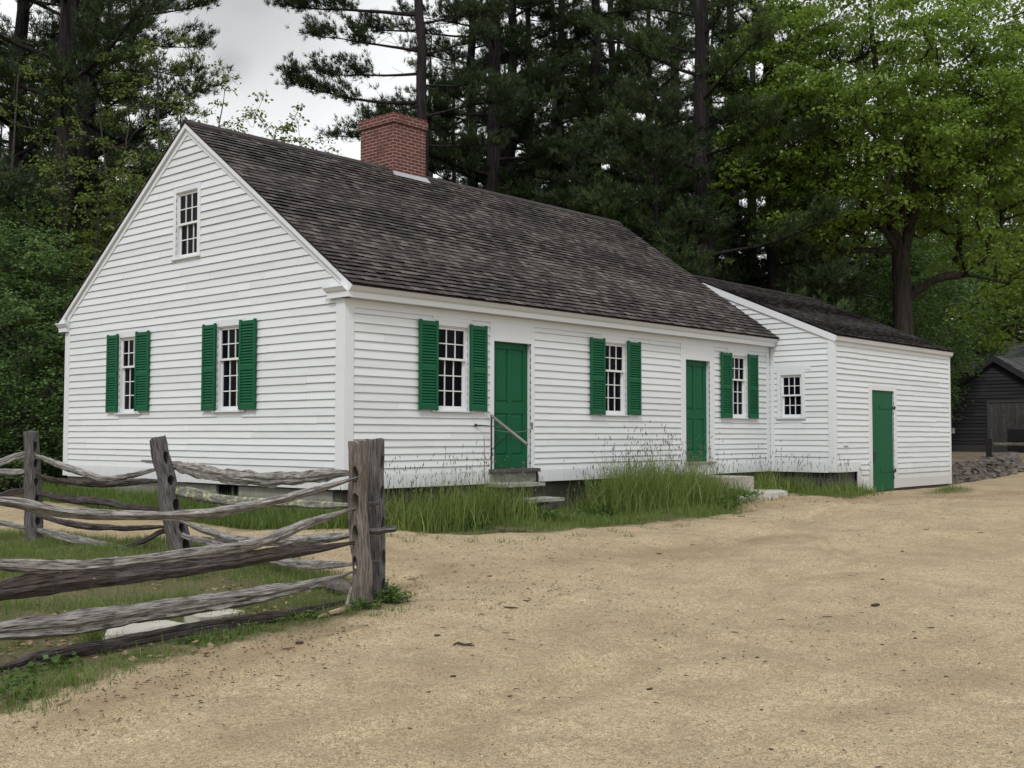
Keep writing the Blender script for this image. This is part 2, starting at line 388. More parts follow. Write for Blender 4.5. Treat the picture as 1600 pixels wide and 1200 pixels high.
def gz(x, y):
    x = np.asarray(x, float); y = np.asarray(y, float)
    num = 0; den = 0
    for a, b, c in CP:
        d2 = (x - a) ** 2 + (y - b) ** 2 + .25
        w = 1 / d2 ** 1.6; num = num + w * c; den = den + w
    return num / den
def ghit(px, py):
    z = -.6
    for _ in range(12):
        P = bp(px, py, 2, z); z = .5 * z + .5 * float(gz(P[0], P[1]))
    return np.array([P[0], P[1], z])
def inpoly(x, y, poly):
    r = np.zeros(np.shape(x), bool); n = len(poly)
    for i in range(n):
        x0, y0 = poly[i][:2]; x1, y1 = poly[(i + 1) % n][:2]
        c = ((y0 > y) != (y1 > y)) & (x < (x1 - x0) * (y - y0) / (y1 - y0 + 1e-12) + x0); r ^= c
    return r
gp = lambda *a: [ghit(*p)[:2] for p in a]
G_FRONT = gp((590, 812), (640, 824), (700, 832), (790, 836), (860, 832), (960, 822), (1080, 812), (1168, 795), (1140, 778)) + [(9.0, -1.05), (8.4, -.9), (8.4, .4), (-.4, .4), (-1.1, -.2)]
G_SHED = [(9.9, .3), (10.0, -.95), (11.2, -1.1)] + gp((1250, 775), (1342, 780), (1348, 772)) + [(13.1, -1.3), (12.3, 0.3)]
G_GABLE = [(.4, -.3), (.4, 9), (-.5, 9)] + gp((105, 786), (200, 802), (330, 822), (450, 826), (560, 828), (600, 832))
G_YARD = gp((-160, 855), (-40, 832), (60, 826), (160, 836), (300, 846), (420, 865), (520, 900), (600, 915), (625, 938), (580, 955), (520, 975), (420, 1000), (300, 1020), (200, 1048), (110, 1085), (30, 1112), (-200, 1180), (-900, 1200), (-900, 900))
G_FAR = [(-60, 9.5), (-3.5, 9.2), (-1.5, 9.5), (0, 8.6), (0.5, 8.3), (12, 8.3), (12, 5.2), (18.5, 5.2), (19.5, 2), (30, 3), (38, 10), (45, 22), (120, 60), (120, 150), (-150, 150), (-150, 20)]
G_WALL = gp((1484, 762), (1505, 762), (1520, 768), (1484, 772), (1440, 775))
POLYS = [G_FRONT, G_SHED, G_GABLE, G_YARD, G_FAR, G_WALL]
def grassmask(x, y):
    """0..1, soft and ragged"""
    r = np.zeros(np.shape(x))
    for k in range(6):
        jx = (fbm(x * 1.6, y * 1.6, k * 3.1, 11) - .5) * 1.9 + (vnoise(x * 7, y * 7, k, 5) - .5) * .6
        jy = (fbm(x * 1.6, y * 1.6, k * 3.1, 31) - .5) * 1.9 + (vnoise(x * 7, y * 7, k, 15) - .5) * .6
        s = .25 + .15 * k
        xx, yy = x + jx * s, y + jy * s
        m_ = np.zeros(np.shape(x), bool)
        for P in POLYS: m_ |= inpoly(xx, yy, P)
        r += m_ / 6.0
    return r
def axis_lines(lo, hi, fine, farlo, farhi):
    a = list(np.arange(lo, hi, fine)); s = fine; v = a[-1]
    while v < farhi: s *= 1.07; v += s; a.append(v)
    s = fine; v = a[0]; b = []
    while v > farlo: s *= 1.12; v -= s; b.append(v)
    return np.array(b[::-1] + a)
gx = axis_lines(-10, 9, .065, -300, 420); gy = axis_lines(-12, 2, .065, -300, 420)
X, Y = np.meshgrid(gx, gy, indexing='ij')
Z = gz(X, Y)
GM = grassmask(X, Y)
near = np.exp(-np.maximum(0, np.hypot(X + 2, Y + 6) - 14) / 6)
rel = (fbm(X * .9, Y * .9, 0, 71) - .5) * .11 + (fbm(X * 3.1, Y * 3.1, 0, 72, 3) - .5) * .045 + (vnoise(X * 9, Y * 9, 0, 73) - .5) * .008 * (fbm(X * .7, Y * .7, 5, 74) > .48)
# faint wheel ruts and hoof scuffs running from lower left to upper right
ra, rb = ghit(600, 1190)[:2], ghit(1120, 950)[:2]
rd = (rb - ra) / np.linalg.norm(rb - ra); rn = np.array([-rd[1], rd[0]])
dist = (X - ra[0]) * rn[0] + (Y - ra[1]) * rn[1] + (fbm(X * .5, Y * .5, 3, 8) - .5) * .9
for off in (0, .22, 1.55, 1.75): rel -= .034 * np.exp(-((dist - off) / .08) ** 2) - .018 * np.exp(-((dist - off - .14) / .07) ** 2)
Rf = np.random.default_rng(91)
for _ in range(700):                                   # old footprints and hoof marks
    dd_ = 4.5 + 11 * Rf.uniform() ** 1.3; tt_ = Rf.uniform(-.46, .46); fx_, fy_ = CC[0] + dd_ * (CF[0] + CR[0] * tt_), CC[1] + dd_ * (CF[1] + CR[1] * tt_)
    i0_, i1_ = np.searchsorted(gx, (fx_ - .5, fx_ + .5)); j0_, j1_ = np.searchsorted(gy, (fy_ - .5, fy_ + .5)); a_ = Rf.uniform(0, 3.14); sx_ = X[i0_:i1_, j0_:j1_] - fx_; sy_ = Y[i0_:i1_, j0_:j1_] - fy_
    u_ = sx_ * math.cos(a_) + sy_ * math.sin(a_); v_ = -sx_ * math.sin(a_) + sy_ * math.cos(a_); q2 = (u_ / .17) ** 2 + (v_ / .09) ** 2
    rel[i0_:i1_, j0_:j1_] -= Rf.uniform(.010, .036) * (np.exp(-q2) - .45 * np.exp(-q2 / 3.2))
Zf = Z + rel * near * (1 - .3 * GM)
damp = np.zeros(X.shape)
for (p, q, w, amt) in (((880, 878), (1260, 838), .35, .9), ((600, 862), (760, 905), .5, .7), ((640, 915), (760, 900), .4, .5), ((560, 1060), (700, 1040), .25, .3), ((1280, 900), (1380, 915), .3, .4), ((120, 1120), (520, 985), .3, .9), ((1190, 782), (1600, 770), .9, .75), ((1130, 802), (1330, 782), .45, .7), ((1000, 880), (1080, 868), .3, .5), ((1380, 880), (1600, 820), .5, .35), ((560, 1180), (900, 1040), .14, .45), ((640, 1190), (1010, 1040), .12, .5), ((1060, 1100), (1500, 1000), .22, .4), ((1200, 1160), (1600, 1040), .2, .4), ((820, 1000), (1200, 930), .3, .3), ((300, 1180), (620, 1100), .3, .4)):
    A, B = ghit(*p)[:2], ghit(*q)[:2]; d = B - A; L2 = d @ d
    tt = np.clip(((X - A[0]) * d[0] + (Y - A[1]) * d[1]) / L2, 0, 1)
    dd = np.hypot(X - A[0] - d[0] * tt, Y - A[1] - d[1] * tt)
    damp = np.maximum(damp, amt * np.exp(-(dd / w) ** 2) * (0.55 + .9 * (fbm(X * 2.2, Y * 2.2, 0, 91) - .3)))
nx, ny = X.shape
idx = np.arange(nx * ny).reshape(nx, ny)
q = np.stack([idx[:-1, :-1], idx[1:, :-1], idx[1:, 1:], idx[:-1, 1:]], -1).reshape(-1, 4)
me = raw_mesh('ground', np.stack([X, Y, Zf], -1).reshape(-1, 3), q, np.full(len(q), 4), {'grass': ('POINT', GM.ravel()), 'damp': ('POINT', np.clip(damp, 0, 1).ravel())}, smooth=True)
t = NT('ground'); P = t.pos(); g = t.attr('grass'); dm = t.attr('damp')
n_big = t.noise(P, .55, 5, .6); n_mid = t.noise(P, 3.2, 6, .65); n_f = t.noise(P, 26, 5, .75); n_g = t.noise(P, 110, 3, .8)
sand = t.mix(t.ramp(n_big, [(.3, 0), (.7, 1)]), (.450, .362, .226), (.592, .487, .310))
sand = t.mix(t.math('MULTIPLY', t.ramp(t.noise(t.mapping(P, (1, 1, 1), (2, 7, 0), (0, 0, .85)), 1.1, 6, .7, .6), [(.46, 0), (.64, 1)]), .55), sand, (.275, .215, .135))
sand = t.mix(t.math('MULTIPLY', t.ramp(n_mid, [(.45, 0), (.72, 1)]), .40), sand, (.30, .225, .135))
sand = t.mix(t.math('MULTIPLY', t.ramp(n_f, [(.46, 0), (.62, 1)]), .62), sand, (.21, .155, .095))
sand = t.mix(t.math('MULTIPLY', t.ramp(t.noise(t.mapping(P, (1, 1, 1), (9, 3, 1)), 52, 4, .8), [(.52, 0), (.61, 1)]), .75), sand, (.15, .112, .072))
sand = t.mix(t.math('MULTIPLY', t.ramp(n_g, [(.47, 0), (.60, 1)]), .85), sand, (.15, .115, .078))
sand = t.mix(t.math('MULTIPLY', t.ramp(t.noise(t.mapping(P, (1, 1, 1), (5, 5, 5)), 95, 2, .7), [(.62, 0), (.70, 1)]), .6), sand, (.66, .60, .48))
dampc = t.mix(n_f, (.145, .095, .055), (.25, .18, .11))
sand = t.mix(t.math('MULTIPLY', dm, .8, True), sand, dampc)
soil = t.mix(n_mid, (.055, .045, .025), (.17, .135, .08))
soil = t.mix(t.ramp(n_f, [(.45, 0), (.62, 1)]), soil, (.040, .065, .016))
soil = t.mix(t.math('MULTIPLY', t.ramp(t.noise(P, 42, 2), [(.62, 0), (.68, 1)]), .5), soil, (.30, .25, .15))
t.set('Base Color', t.mix(g, sand, soil)); t.set('Roughness', .95); t.set('Specular IOR Level', .15)
b = t.bump(n_mid, .45, .04); b = t.bump(n_f, .55, .012, b); t.set('Normal', t.bump(n_g, .7, .005, b))
ground = link_mesh('ground', me, t.m); tag(ground, kind='structure')
def gz(x, y):                                           # height of the finished ground, bumps included
    x = np.asarray(x, float); y = np.asarray(y, float)
    i = np.clip(np.searchsorted(gx, x) - 1, 0, len(gx) - 2); j = np.clip(np.searchsorted(gy, y) - 1, 0, len(gy) - 2)
    a = (x - gx[i]) / (gx[i + 1] - gx[i]); b = (y - gy[j]) / (gy[j + 1] - gy[j])
    return (Zf[i, j] * (1 - a) * (1 - b) + Zf[i + 1, j] * a * (1 - b) + Zf[i, j + 1] * (1 - a) * b + Zf[i + 1, j + 1] * a * b)

# ------------------------------------------------------------------ the house
L, W, ZE, ZR = 12.0, 8.248, 2.887, 5.998
SL = (ZR - ZE) / (W / 2 + .26)
house = empty('farmhouse', (6, 4.1, -.47), 'long white clapboard farmhouse with green doors and shutters, brick chimney and a lower wing', 'house')
F_FR = Frame((0, 0, 0), (1, 0, 0), (0, -1, 0))       # u along the front, n outwards
F_GA = Frame((0, 0, 0), (0, 1, 0), (-1, 0, 0))
XA, YA = 12.03, -1.523
F_AS = Frame((XA, 0, 0), (0, 1, 0), (-1, 0, 0))       # side wall of the wing
F_AF = Frame((0, YA, 0), (1, 0, 0), (0, -1, 0))
XR = 18.42

def courses(z0, z1, e):
    z = z0; out = []
    while z < z1 - .02:
        h = e(z); t_ = min(z + h, z1); out.append((z, t_)); z = t_
    return out
def siding(name, fr, lo, hi, cs, holes, seed, mat='white_paint', lip=.021, parent=house, jit=1.0, joint=(1.6, 4.2)):
    R = np.random.default_rng(seed); b = MB(fr)
    for (zb, zt) in cs:
        zm = .5 * (zb + zt); iv = [(lo(zm), hi(zm))]
        extra = []
        for (h0, h1, hz0, hz1) in holes:
            if hz1 > zb and hz0 < zt:
                if hz0 - zb > .008: extra.append((h0, h1, zb, hz0 - .002))
                if zt - hz1 > .008: extra.append((h0, h1, hz1 + .002, zt))
                nv = []
                for (a, c) in iv:
                    if h0 > a: nv.append((a, min(c, h0)))
                    if h1 < c: nv.append((max(a, h1), c))
                iv = [(a, c) for a, c in nv if c - a > .02]
        for (h0, h1, e0, e1_) in extra: b.box(h0 + .002, h1 - .002, .001, .0145, e0, e1_, .5)
        for (a, c) in iv:
            if c - a < .03: continue
            cuts = [a]; x = a + R.uniform(.4, joint[1])
            while x < c - .4: cuts.append(x); x += R.uniform(*joint)
            cuts.append(c)
            for k in range(len(cuts) - 1):
                p, q_ = cuts[k], cuts[k + 1]
                if k > 0: p += .0035
                n = max(1, int((q_ - p) / .45)); v = R.uniform(0, 1); dz = R.normal(0, .0022) * jit; dn = R.uniform(0, .003) * jit
                top = zt + .008; ends = (p == a, q_ == c)
                pb, pt, qb, qt = p, p, q_, q_
                if p == a and a == lo(zm): pb, pt = lo(zb), lo(zt)
                if q_ == c and c == hi(zm): qb, qt = hi(zb), hi(zt)
                if qt - pt < .01: qt = pt + .01
                V = []
                for i in range(n + 1):
                    s = i / n; w1 = R.normal(0, .0016) * jit; w2 = R.uniform(0, .0022) * jit
                    ub, ut = pb + (qb - pb) * s, pt + (qt - pt) * s
                    V += [(ut, .003, top), (ub, lip + dn + w2, zb + dz + w1), (ub, .001, zb + dz + w1 + .001)]
                F = []
                for i in range(n):
                    o = 3 * i; F += [(o, o + 1, o + 4, o + 3)]
                o = 3 * n; F += [(0, 2, 1), (o, o + 1, o + 2)]
                b.poly(V, F, v)
    return b.build(name, MAT[mat], parent)
def core(name, fr, u0, u1, z0, top, holes, mat='dark_interior', parent=house, brk=()):
    """wall sheet behind the boards with real openings"""
    holes = [(h[0] - .03, h[1] + .03, h[2] - .03, h[3] + .03) for h in holes]
    b = MB(fr); us = sorted(set([u0, u1] + [h[0] for h in holes] + [h[1] for h in holes] + list(brk)))
    for a, c in zip(us[:-1], us[1:]):
        hs = sorted([(h[2], h[3]) for h in holes if h[0] <= a + 1e-6 and h[1] >= c - 1e-6]); z = z0
        for (h0, h1) in hs:
            if h0 > z: b.box(a, c, -.11, 0, z, h0)
            z = h1
        b.prism([(a, z), (c, z), (c, top(c)), (a, top(a))], 1, -.11, 0)
    return b.build(name, MAT[mat], parent, recalc=True)

def window(fr, uc, z0, z1, w, rows_top, rows_bot, casing=(.085, .085, .10), sill=True, seed=0, curtain=False, name='window'):
    u0, u1 = uc - w / 2, uc + w / 2
    b = MB(fr); cl, cr_, ct = casing
    b.box(u0 - cl, u0, -.06, .030, z0, z1 + ct); b.box(u1, u1 + cr_, -.06, .030, z0, z1 + ct)
    b.box(u0, u1, -.06, .030, z1, z1 + ct, .4)
    b.box(u0 - cl - .012, u1 + cr_ + .012, -.02, .042, z1 + ct, z1 + ct + .018, .6) if fr is F_GA and z0 > 3 else None
    b.box(u0, u1, -.10, .012, z1 - .018, z1, .3); b.box(u0, u0 + .016, -.10, .010, z0, z1 - .018, .6); b.box(u1 - .016, u1, -.10, .010, z0, z1 - .018, .6)
    wf = b.build(name, MAT['white_trim'], house, bevel=.003)
    if sill:
        s = MB(fr); s.prism([(-.10, z0), (.055, z0 - .004), (.055, z0 - .034), (.02, z0 - .036), (-.10, z0 - .036)], 0, u0 - cl - .018, u1 + cr_ + .018)
        # the profile lies in the (n, z) plane
        s.build('window_sill', MAT['white_trim'], wf, bevel=.003)
    g0, g1 = u0 + .016, u1 - .016; H = z1 - .018 - z0
    rows = rows_top + rows_bot; zmid = z0 + .04 + (H - .04) * rows_bot / rows
    for (a, c, nrow, dn) in ((zmid - .012, z1 - .018, rows_top, -.028), (z0 + .001, zmid + .018, rows_bot, -.062)):
        s = MB(fr); st = .036; bot = .035 if nrow == rows_top and dn > -.05 else .06; tp = .034 if dn > -.05 else .030
        n0, n1 = dn - .014, dn + .014
        s.box(g0, g0 + st, n0, n1, a, c, .5); s.box(g1 - st, g1, n0, n1, a, c, .45)
        s.box(g0 + st, g1 - st, n0, n1, a, a + bot, .55); s.box(g0 + st, g1 - st, n0, n1, c - tp, c, .5)
        iw = g1 - g0 - 2 * st; ih = c - tp - a - bot
        for k in (1, 2): s.box(g0 + st + iw * k / 3 - .008, g0 + st + iw * k / 3 + .008, n0 + .006, n1 - .002, a + bot, c - tp, .5)
        for k in range(1, nrow):
            zz = a + bot + ih * k / nrow; s.box(g0 + st, g1 - st, n0 + .007, n1 - .003, zz - .008, zz + .008, .5)
        sash = s.build('sash', MAT['sash_paint'], wf)
        p = MB(fr); R = np.random.default_rng(seed + int(dn * 1000) + 300)
        for i in range(3):
            for j in range(nrow):
                ua, ub = g0 + st + iw * i / 3, g0 + st + iw * (i + 1) / 3; za, zb = a + bot + ih * j / nrow, a + bot + ih * (j + 1) / nrow
                t1, t2 = R.normal(0, .0012, 2)
                p.face([(ua, dn - .004 + t1, za), (ub, dn - .004 - t1, za), (ub, dn - .004 - t1 + t2, zb), (ua, dn - .004 + t1 + t2, zb)])
        p.build('pane', MAT['window_glass'], wf, recalc=False)
    return wf
def shutter(fr, ua, ub, z0, z1, tilt=0.0, out=.05, seed=1, label=None):
    """louvred shutter lying open against the wall"""
    b = MB(fr); w = ub - ua; H = z1 - z0; st = .052
    def N(u): return out + tilt * (u - ua)
    def bx(a, c, d0, d1, zz0, zz1, v=.5):
        V = [(a, N(a) + d0, zz0), (c, N(c) + d0, zz0), (c, N(c) + d1, zz0), (a, N(a) + d1, zz0), (a, N(a) + d0, zz1), (c, N(c) + d0, zz1), (c, N(c) + d1, zz1), (a, N(a) + d1, zz1)]
        b.poly(V, [(0, 3, 2, 1), (4, 5, 6, 7), (0, 1, 5, 4), (1, 2, 6, 5), (2, 3, 7, 6), (3, 0, 4, 7)], v)
    bx(ua, ua + st, 0, .032, z0 - .012, z1 + .018, .6); bx(ub - st, ub, 0, .032, z0 - .012, z1 + .018, .4)
    rails = [(z0, z0 + .075), (z0 + H * .44, z0 + H * .44 + .075), (z1 - .065, z1)]
    for (a, c) in rails: bx(ua + st, ub - st, .002, .030, a, c, .5)
    sh = b.build('shutter', MAT['green_paint'], house, bevel=.002)
    if label: sh['label'] = label
    b = MB(fr)
    for (za, zb) in ((rails[0][1], rails[1][0]), (rails[1][1], rails[2][0])):
        n = int((zb - za) / .043); 
        for k in range(n):
            zc = za + (zb - za) * (k + .5) / n; h = (zb - za) / n
            a, c = ua + st, ub - st
            V = []
            for u in (a, c):
                nn_ = N(u); V += [(u, nn_ + .029, zc - h * .52), (u, nn_ + .029, zc - h * .52 + .006), (u, nn_ + .003, zc + h * .40 + .006), (u, nn_ + .003, zc + h * .40)]
            b.poly(V, [(0, 1, 2, 3), (7, 6, 5, 4), (0, 4, 5, 1), (1, 5, 6, 2), (2, 6, 7, 3), (3, 7, 4, 0)], random.Random(k).random())
    b.build('louvres', MAT['green_paint'], sh)
    h = MB(fr)
    for zz in (z0 + .17, z1 - .22): h.box(ub - .004, ub + .02, out - .02, out + .012, zz - .02, zz + .02)
    return sh
WZ0, WZ1 = 1.165, 2.468
front_w = [(2.14, .68), (6.335, .68), (10.69, .66)]
gable_w = [(5.905, .66), (2.81, .68)]
HF = [(c - w / 2, c + w / 2, WZ0, WZ1) for c, w in front_w] + [(3.09, 4.0, .225, 2.305), (8.68, 9.56, .235, 2.29)]
HG = [(c - w / 2, c + w / 2, WZ0, 2.50) for c, w in gable_w] + [(3.785, 4.435, 3.745, 4.85)]
roofz = lambda y: ZE + SL * (min(y, W - y) + .26)
expo = lambda z: .100 + .027 * min(1, max(0, (z - .2) / 1.6))
siding('clapboard_wall', F_FR, lambda z: .10, lambda z: 11.9, courses(.195, 2.60, expo), HF, 3)
g_lo = lambda z: max(.10, (z - 2.95) / SL); g_hi = lambda z: min(W - .10, W - (z - 2.95) / SL)
siding('clapboard_wall', F_GA, g_lo, g_hi, courses(.21, 5.80, expo), HG, 4)
core('wall_core', F_FR, .12, 11.98, -.02, lambda u: 2.8, HF)
core('wall_core', F_GA, 0, W, -.02, lambda u: roofz(u) - .16, HG, brk=(W / 2,))
b = MB(); b.box(.0, 11.98, W - .1, W, -.02, 2.85); b.box(11.87, 11.98, .0, W - .1, -.02, 2.85)
b.prism([(0, 2.85), (W, 2.85), (W / 2, 5.85)], 0, 11.87, 11.98); b.box(.12, 11.86, .12, W - .11, -.03, 0.02)
b.build('wall_core', MAT['dark_interior'], house)
# rear and right sides the photograph does not show: plain boards
siding('clapboard_wall', Frame((0, W, 0), (1, 0, 0), (0, 1, 0)), lambda z: .05, lambda z: 11.95, courses(.2, 2.75, lambda z: .125), [], 5)
siding('clapboard_wall', Frame((11.98, 0, 0), (0, 1, 0), (1, 0, 0)), lambda z: max(.05, (z - 2.8) / SL), lambda z: min(W - .05, W - (z - 2.8) / SL), courses(.2, 5.7, lambda z: .125), [], 6)

for i, (c, w) in enumerate(front_w):
    window(F_FR, c, WZ0, WZ1, w, 2, 3, casing=(.085, .10, .075), seed=i)
window(F_GA, gable_w[0][0], WZ0, 2.50, .66, 2, 3, casing=(.08, .08, .11), seed=11)
window(F_GA, gable_w[1][0], WZ0, 2.50, .68, 2, 3, casing=(.08, .08, .11), seed=12)
window(F_GA, 4.11, 3.745, 4.85, .65, 2, 2, casing=(.085, .085, .10), seed=13)
shutter(F_FR, 1.395, 1.785, 1.165, 2.51, 0.02, .042); shutter(F_FR, 2.49, 2.885, 1.165, 2.51, -.02, .050)
shutter(F_FR, 5.575, 5.985, 1.155, 2.51, 0.02, .042); shutter(F_FR, 6.68, 7.10, 1.165, 2.515, -.02, .050)
shutter(F_FR, 9.945, 10.35, 1.15, 2.49, 0.02, .042); shutter(F_FR, 11.03, 11.435, 1.15, 2.50, -.02, .050)
shutter(F_GA, 6.225, 6.615, 1.19, 2.555, -.02, .050); shutter(F_GA, 5.185, 5.60, 1.19, 2.555, 0.03, .042)
shutter(F_GA, 3.135, 3.525, 1.175, 2.545, -.02, .050); shutter(F_GA, 2.06, 2.475, 1.175, 2.55, 0.03, .042)
# light curtain behind the third window
b = MB(F_FR); 
for k in range(14): b.face([(10.37 + k * .046, -.16 - .02 * (k % 2), 1.9), (10.37 + (k + 1) * .046, -.16 - .02 * ((k + 1) % 2), 1.9), (10.37 + (k + 1) * .046, -.16 - .02 * ((k + 1) % 2), 2.46), (10.37 + k * .046, -.16 - .02 * (k % 2), 2.46)])
b.build('curtain', MAT['curtain'], house, recalc=False)

# ---- trim
T = MAT['white_trim']
b = MB(); b.box(-.030, .0, -.030, .165, 0, 2.725, .6); b.box(-.0, .150, -.030, -.0, 0, 2.725, .4); b.build('corner_board', T, house, bevel=.003)
b = MB(); b.box(-.030, .0, 8.10, 8.278, 0, 2.725, .6); b.box(0, .1, W, 8.278, 0, 2.725); b.build('corner_board', T, house, bevel=.003)
b = MB(); b.box(11.86, 11.995, -.028, .0, 0, 2.60, .5); b.build('corner_board', T, house, bevel=.003)
b = MB(F_FR)                                       # skirt board with joints
for a, c in ((.151, 3.0), (4.20, 8.50), (9.745, 11.859)): b.box(a, c, 0, .024, -.008, .20, .4 + .1 * (a % 2)); 
b.box(0.151, 11.859, .0, .034, .20, .215, .5) if False else None
b.build('skirt_board', T, house, bevel=.003)
b = MB(F_GA); b.box(.166, 4.1, 0, .024, -.008, .21); b.box(4.104, 8.099, 0, .024, -.012, .21, .3); b.build('skirt_board', T, house, bevel=.003)
b = MB(F_FR); b.box(.151, 11.99, 0, .022, 2.60, 2.722, .5)
for (c, w) in front_w: b.box(c - w / 2 - .085, c + w / 2 + .10, .0, .0225, 2.545, 2.599, .5)
b.build('frieze_board', T, house, bevel=.002)
# cornice along the front: soffit, fascia, crown
ch = MB()
prof = [(.0, 2.725), (-.165, 2.725), (-.165, 2.806), (-.178, 2.812), (-.205, 2.832), (-.232, 2.866), (-.245, 2.872), (-.245, 2.895), (.0, 3.04)]
ch.prism(prof, 0, -.075, 12.02, .45)
co = ch.build('cornice', T, house)
# returns on the gable
r1 = MB(); prof = [(.02, 2.725), (-.090, 2.725), (-.090, 2.806), (-.102, 2.812), (-.118, 2.832), (-.135, 2.866), (-.145, 2.872), (-.145, 2.892), (.02, 2.935)]
r1.poly([(p[0], -.166 - (p[0] + .09 if p[0] < -.09 else 0), p[1]) for p in prof] + [(p[0], .30 + max(0, -(p[0] + .09)) * .9, p[1]) for p in prof],
        [tuple(range(9)), tuple(range(17, 8, -1))] + [(i, (i + 1) % 9, 9 + (i + 1) % 9, 9 + i) for i in range(9)], .6)
r1.build('cornice', T, house)
r2 = MB(); r2.poly([(p[0], W + .166 + (-(p[0] + .09) if p[0] < -.09 else 0), p[1]) for p in prof] + [(p[0], W - .13 - max(0, -(p[0] + .09)) * .9, p[1]) for p in prof],
        [tuple(range(9)), tuple(range(17, 8, -1))] + [(i, (i + 1) % 9, 9 + (i + 1) % 9, 9 + i) for i in range(9)], .6)
r2.build('cornice', T, house)
b = MB(); b.prism([(W, 2.725), (W + .2, 2.725), (W + .245, 2.87), (W + .245, 2.895), (W, 3.04)], 0, -.075, 12.02); b.build('cornice', T, house)
# rake boards (two-step) on the gable
def rake(x0, x1, dz0, dz1, ylo, yap=W / 2):
    b = MB(); 
    for s in (1, -1):
        f = (lambda y: y) if s == 1 else (lambda y: W - y)
        zt = lambda y, d: ZE + SL * (y + .26) - d
        V = []
        for x in (x0, x1):
            V += [(x, f(ylo), zt(ylo, dz0)), (x, f(yap), zt(yap, dz0)), (x, f(yap), zt(yap, dz1)), (x, f(ylo + (0)), zt(ylo, dz1))]
        b.poly(V, [(0, 1, 2, 3), (7, 6, 5, 4), (0, 4, 5, 1), (1, 5, 6, 2), (2, 6, 7, 3), (3, 7, 4, 0)], .45 if s == 1 else .6)
    return b.build('rake_board', T, house)
rake(-.030, .0, .085, .195, .045); rake(-.072, .0, .012, .088, -.15)
# door casings
def casing(fr, u0, u1, z0, z1, wl, wr, ht, full_to=None):
    b = MB(fr); b.box(u0 - wl, u0, -.10, .026, z0, z1 + ht, .5); b.box(u1, u1 + wr, -.10, .026, z0, z1 + ht, .45)
    b.box(u0, u1, -.10, .026, z1, z1 + ht, .55)
    return b.build('door_frame', T, house, bevel=.003)
casing(F_FR, 3.09, 4.0, -.005, 2.305, .095, .09, .295); casing(F_FR, 8.68, 9.56, -.005, 2.29, .18, .18, .31)
def panel_door(u0, u1, z0, z1, out, seed, zsplit, st=.11):
    b = MB(F_FR); um = (u0 + u1) / 2; n0, n1 = out - .04, out
    zb, zl0, zl1, zt_ = z0 + .21, zsplit - .09, zsplit + .09, z1 - .11
    b.box(u0, u0 + st, n0, n1, z0, z1, .6); b.box(u1 - st, u1, n0, n1, z0, z1, .5)
    for a, c in ((z0, zb), (zl0, zl1), (zt_, z1)): b.box(u0 + st, u1 - st, n0, n1, a, c, .4)
    for a, c in ((zb, zl0), (zl1, zt_)): b.box(um - .045, um + .045, n0, n1, a, c, .5)
    d = b.build('door', MAT['green_paint'], house, bevel=.004)
    p = MB(F_FR)
    for ua, ub in ((u0 + st, um - .045), (um + .045, u1 - st)):
        for a, c in ((zb, zl0), (zl1, zt_)):
            e = .035
            V = [(ua, n1 - .016, a), (ub, n1 - .016, a), (ub, n1 - .016, c), (ua, n1 - .016, c), (ua + .012, n1 - .018, a + .012), (ub - .012, n1 - .018, a + .012), (ub - .012, n1 - .018, c - .012), (ua + .012, n1 - .018, c - .012),
                 (ua + e + .01, n1 - .006, a + e + .01), (ub - e - .01, n1 - .006, a + e + .01), (ub - e - .01, n1 - .006, c - e - .01), (ua + e + .01, n1 - .006, c - e - .01)]
            F = [(8, 9, 10, 11)] + [(i, (i + 1) % 4, 4 + (i + 1) % 4, 4 + i) for i in range(4)] + [(4 + i, 4 + (i + 1) % 4, 8 + (i + 1) % 4, 8 + i) for i in range(4)]
            p.poly(V, F, .5)
    p.build('door_panel', MAT['green_paint'], d)
    return d
d1 = panel_door(3.092, 3.998, .232, 2.303, -.055, 1, 1.22)
d2 = panel_door(8.682, 9.558, .25, 2.288, -.06, 2, 1.20)
b = MB(F_FR); b.tube([(3.10 + .9 * i / 12, .012, .86 - .035 * math.sin(math.pi * i / 12) + .10 * max(0, i / 12 - .85)) for i in range(13)], .006, 5); b.box(4.0, 4.03, .026, .04, .88, .99); b.build('door_chain', MAT['grey_pipe'], d1)
b = MB(F_FR); b.box(2.97, 4.12, -.12, .135, .170, .228, .7); b.build('door_sill', MAT['post_grey'], house, bevel=.004)
b = MB(F_FR); b.box(2.995, 4.09, -.1, .06, .0, .168, .9); b.build('riser_board', MAT['step_wood'], house, bevel=.004)
b = MB(F_FR); b.box(8.60, 9.70, -.12, .10, .205, .248, .7); b.build('door_sill', MAT['step_wood'], house, bevel=.004)
b = MB(F_FR); b.box(8.50, 9.745, -.1, .045, -.02, .203, .5); b.build('riser_board', MAT['white_trim'], house, bevel=.003)
# foundation
b = MB(); b.box(.06, 11.96, .12, .30, -.9, -.010, .3); b.build('foundation', MAT['shaded_stone'], house)
b = MB()
for a, c in ((.301, 2.62), (3.24, 6.9)): b.box(.05, .30, a, c, -.9, -.012, .2)
b.box(.05, .30, 2.62, 3.24, -.9, -.36); b.box(.06, 11.9, 8.0, 8.2, -.9, -.012); b.box(.301, .36, 2.5, 3.4, -.4, -.012, 1)
b.build('foundation', MAT['foundation_stone'], house)
b = MB(); b.box(.02, .31, 6.901, 8.19, -.9, -.014, .2); b.build('foundation', MAT['brown_stone'], house, bevel=.01)
b = MB(); b.box(.10, .13, 2.622, 3.238, -.358, -.012, .2); b.build('cellar_window', MAT['window_glass'], house)
b = MB(); b.box(.06, .10, 2.622, 2.66, -.358, -.012, .9); b.box(.06, .10, 2.80, 2.83, -.358, -.012, .9); b.build('cellar_frame', MAT['post_grey'], house)
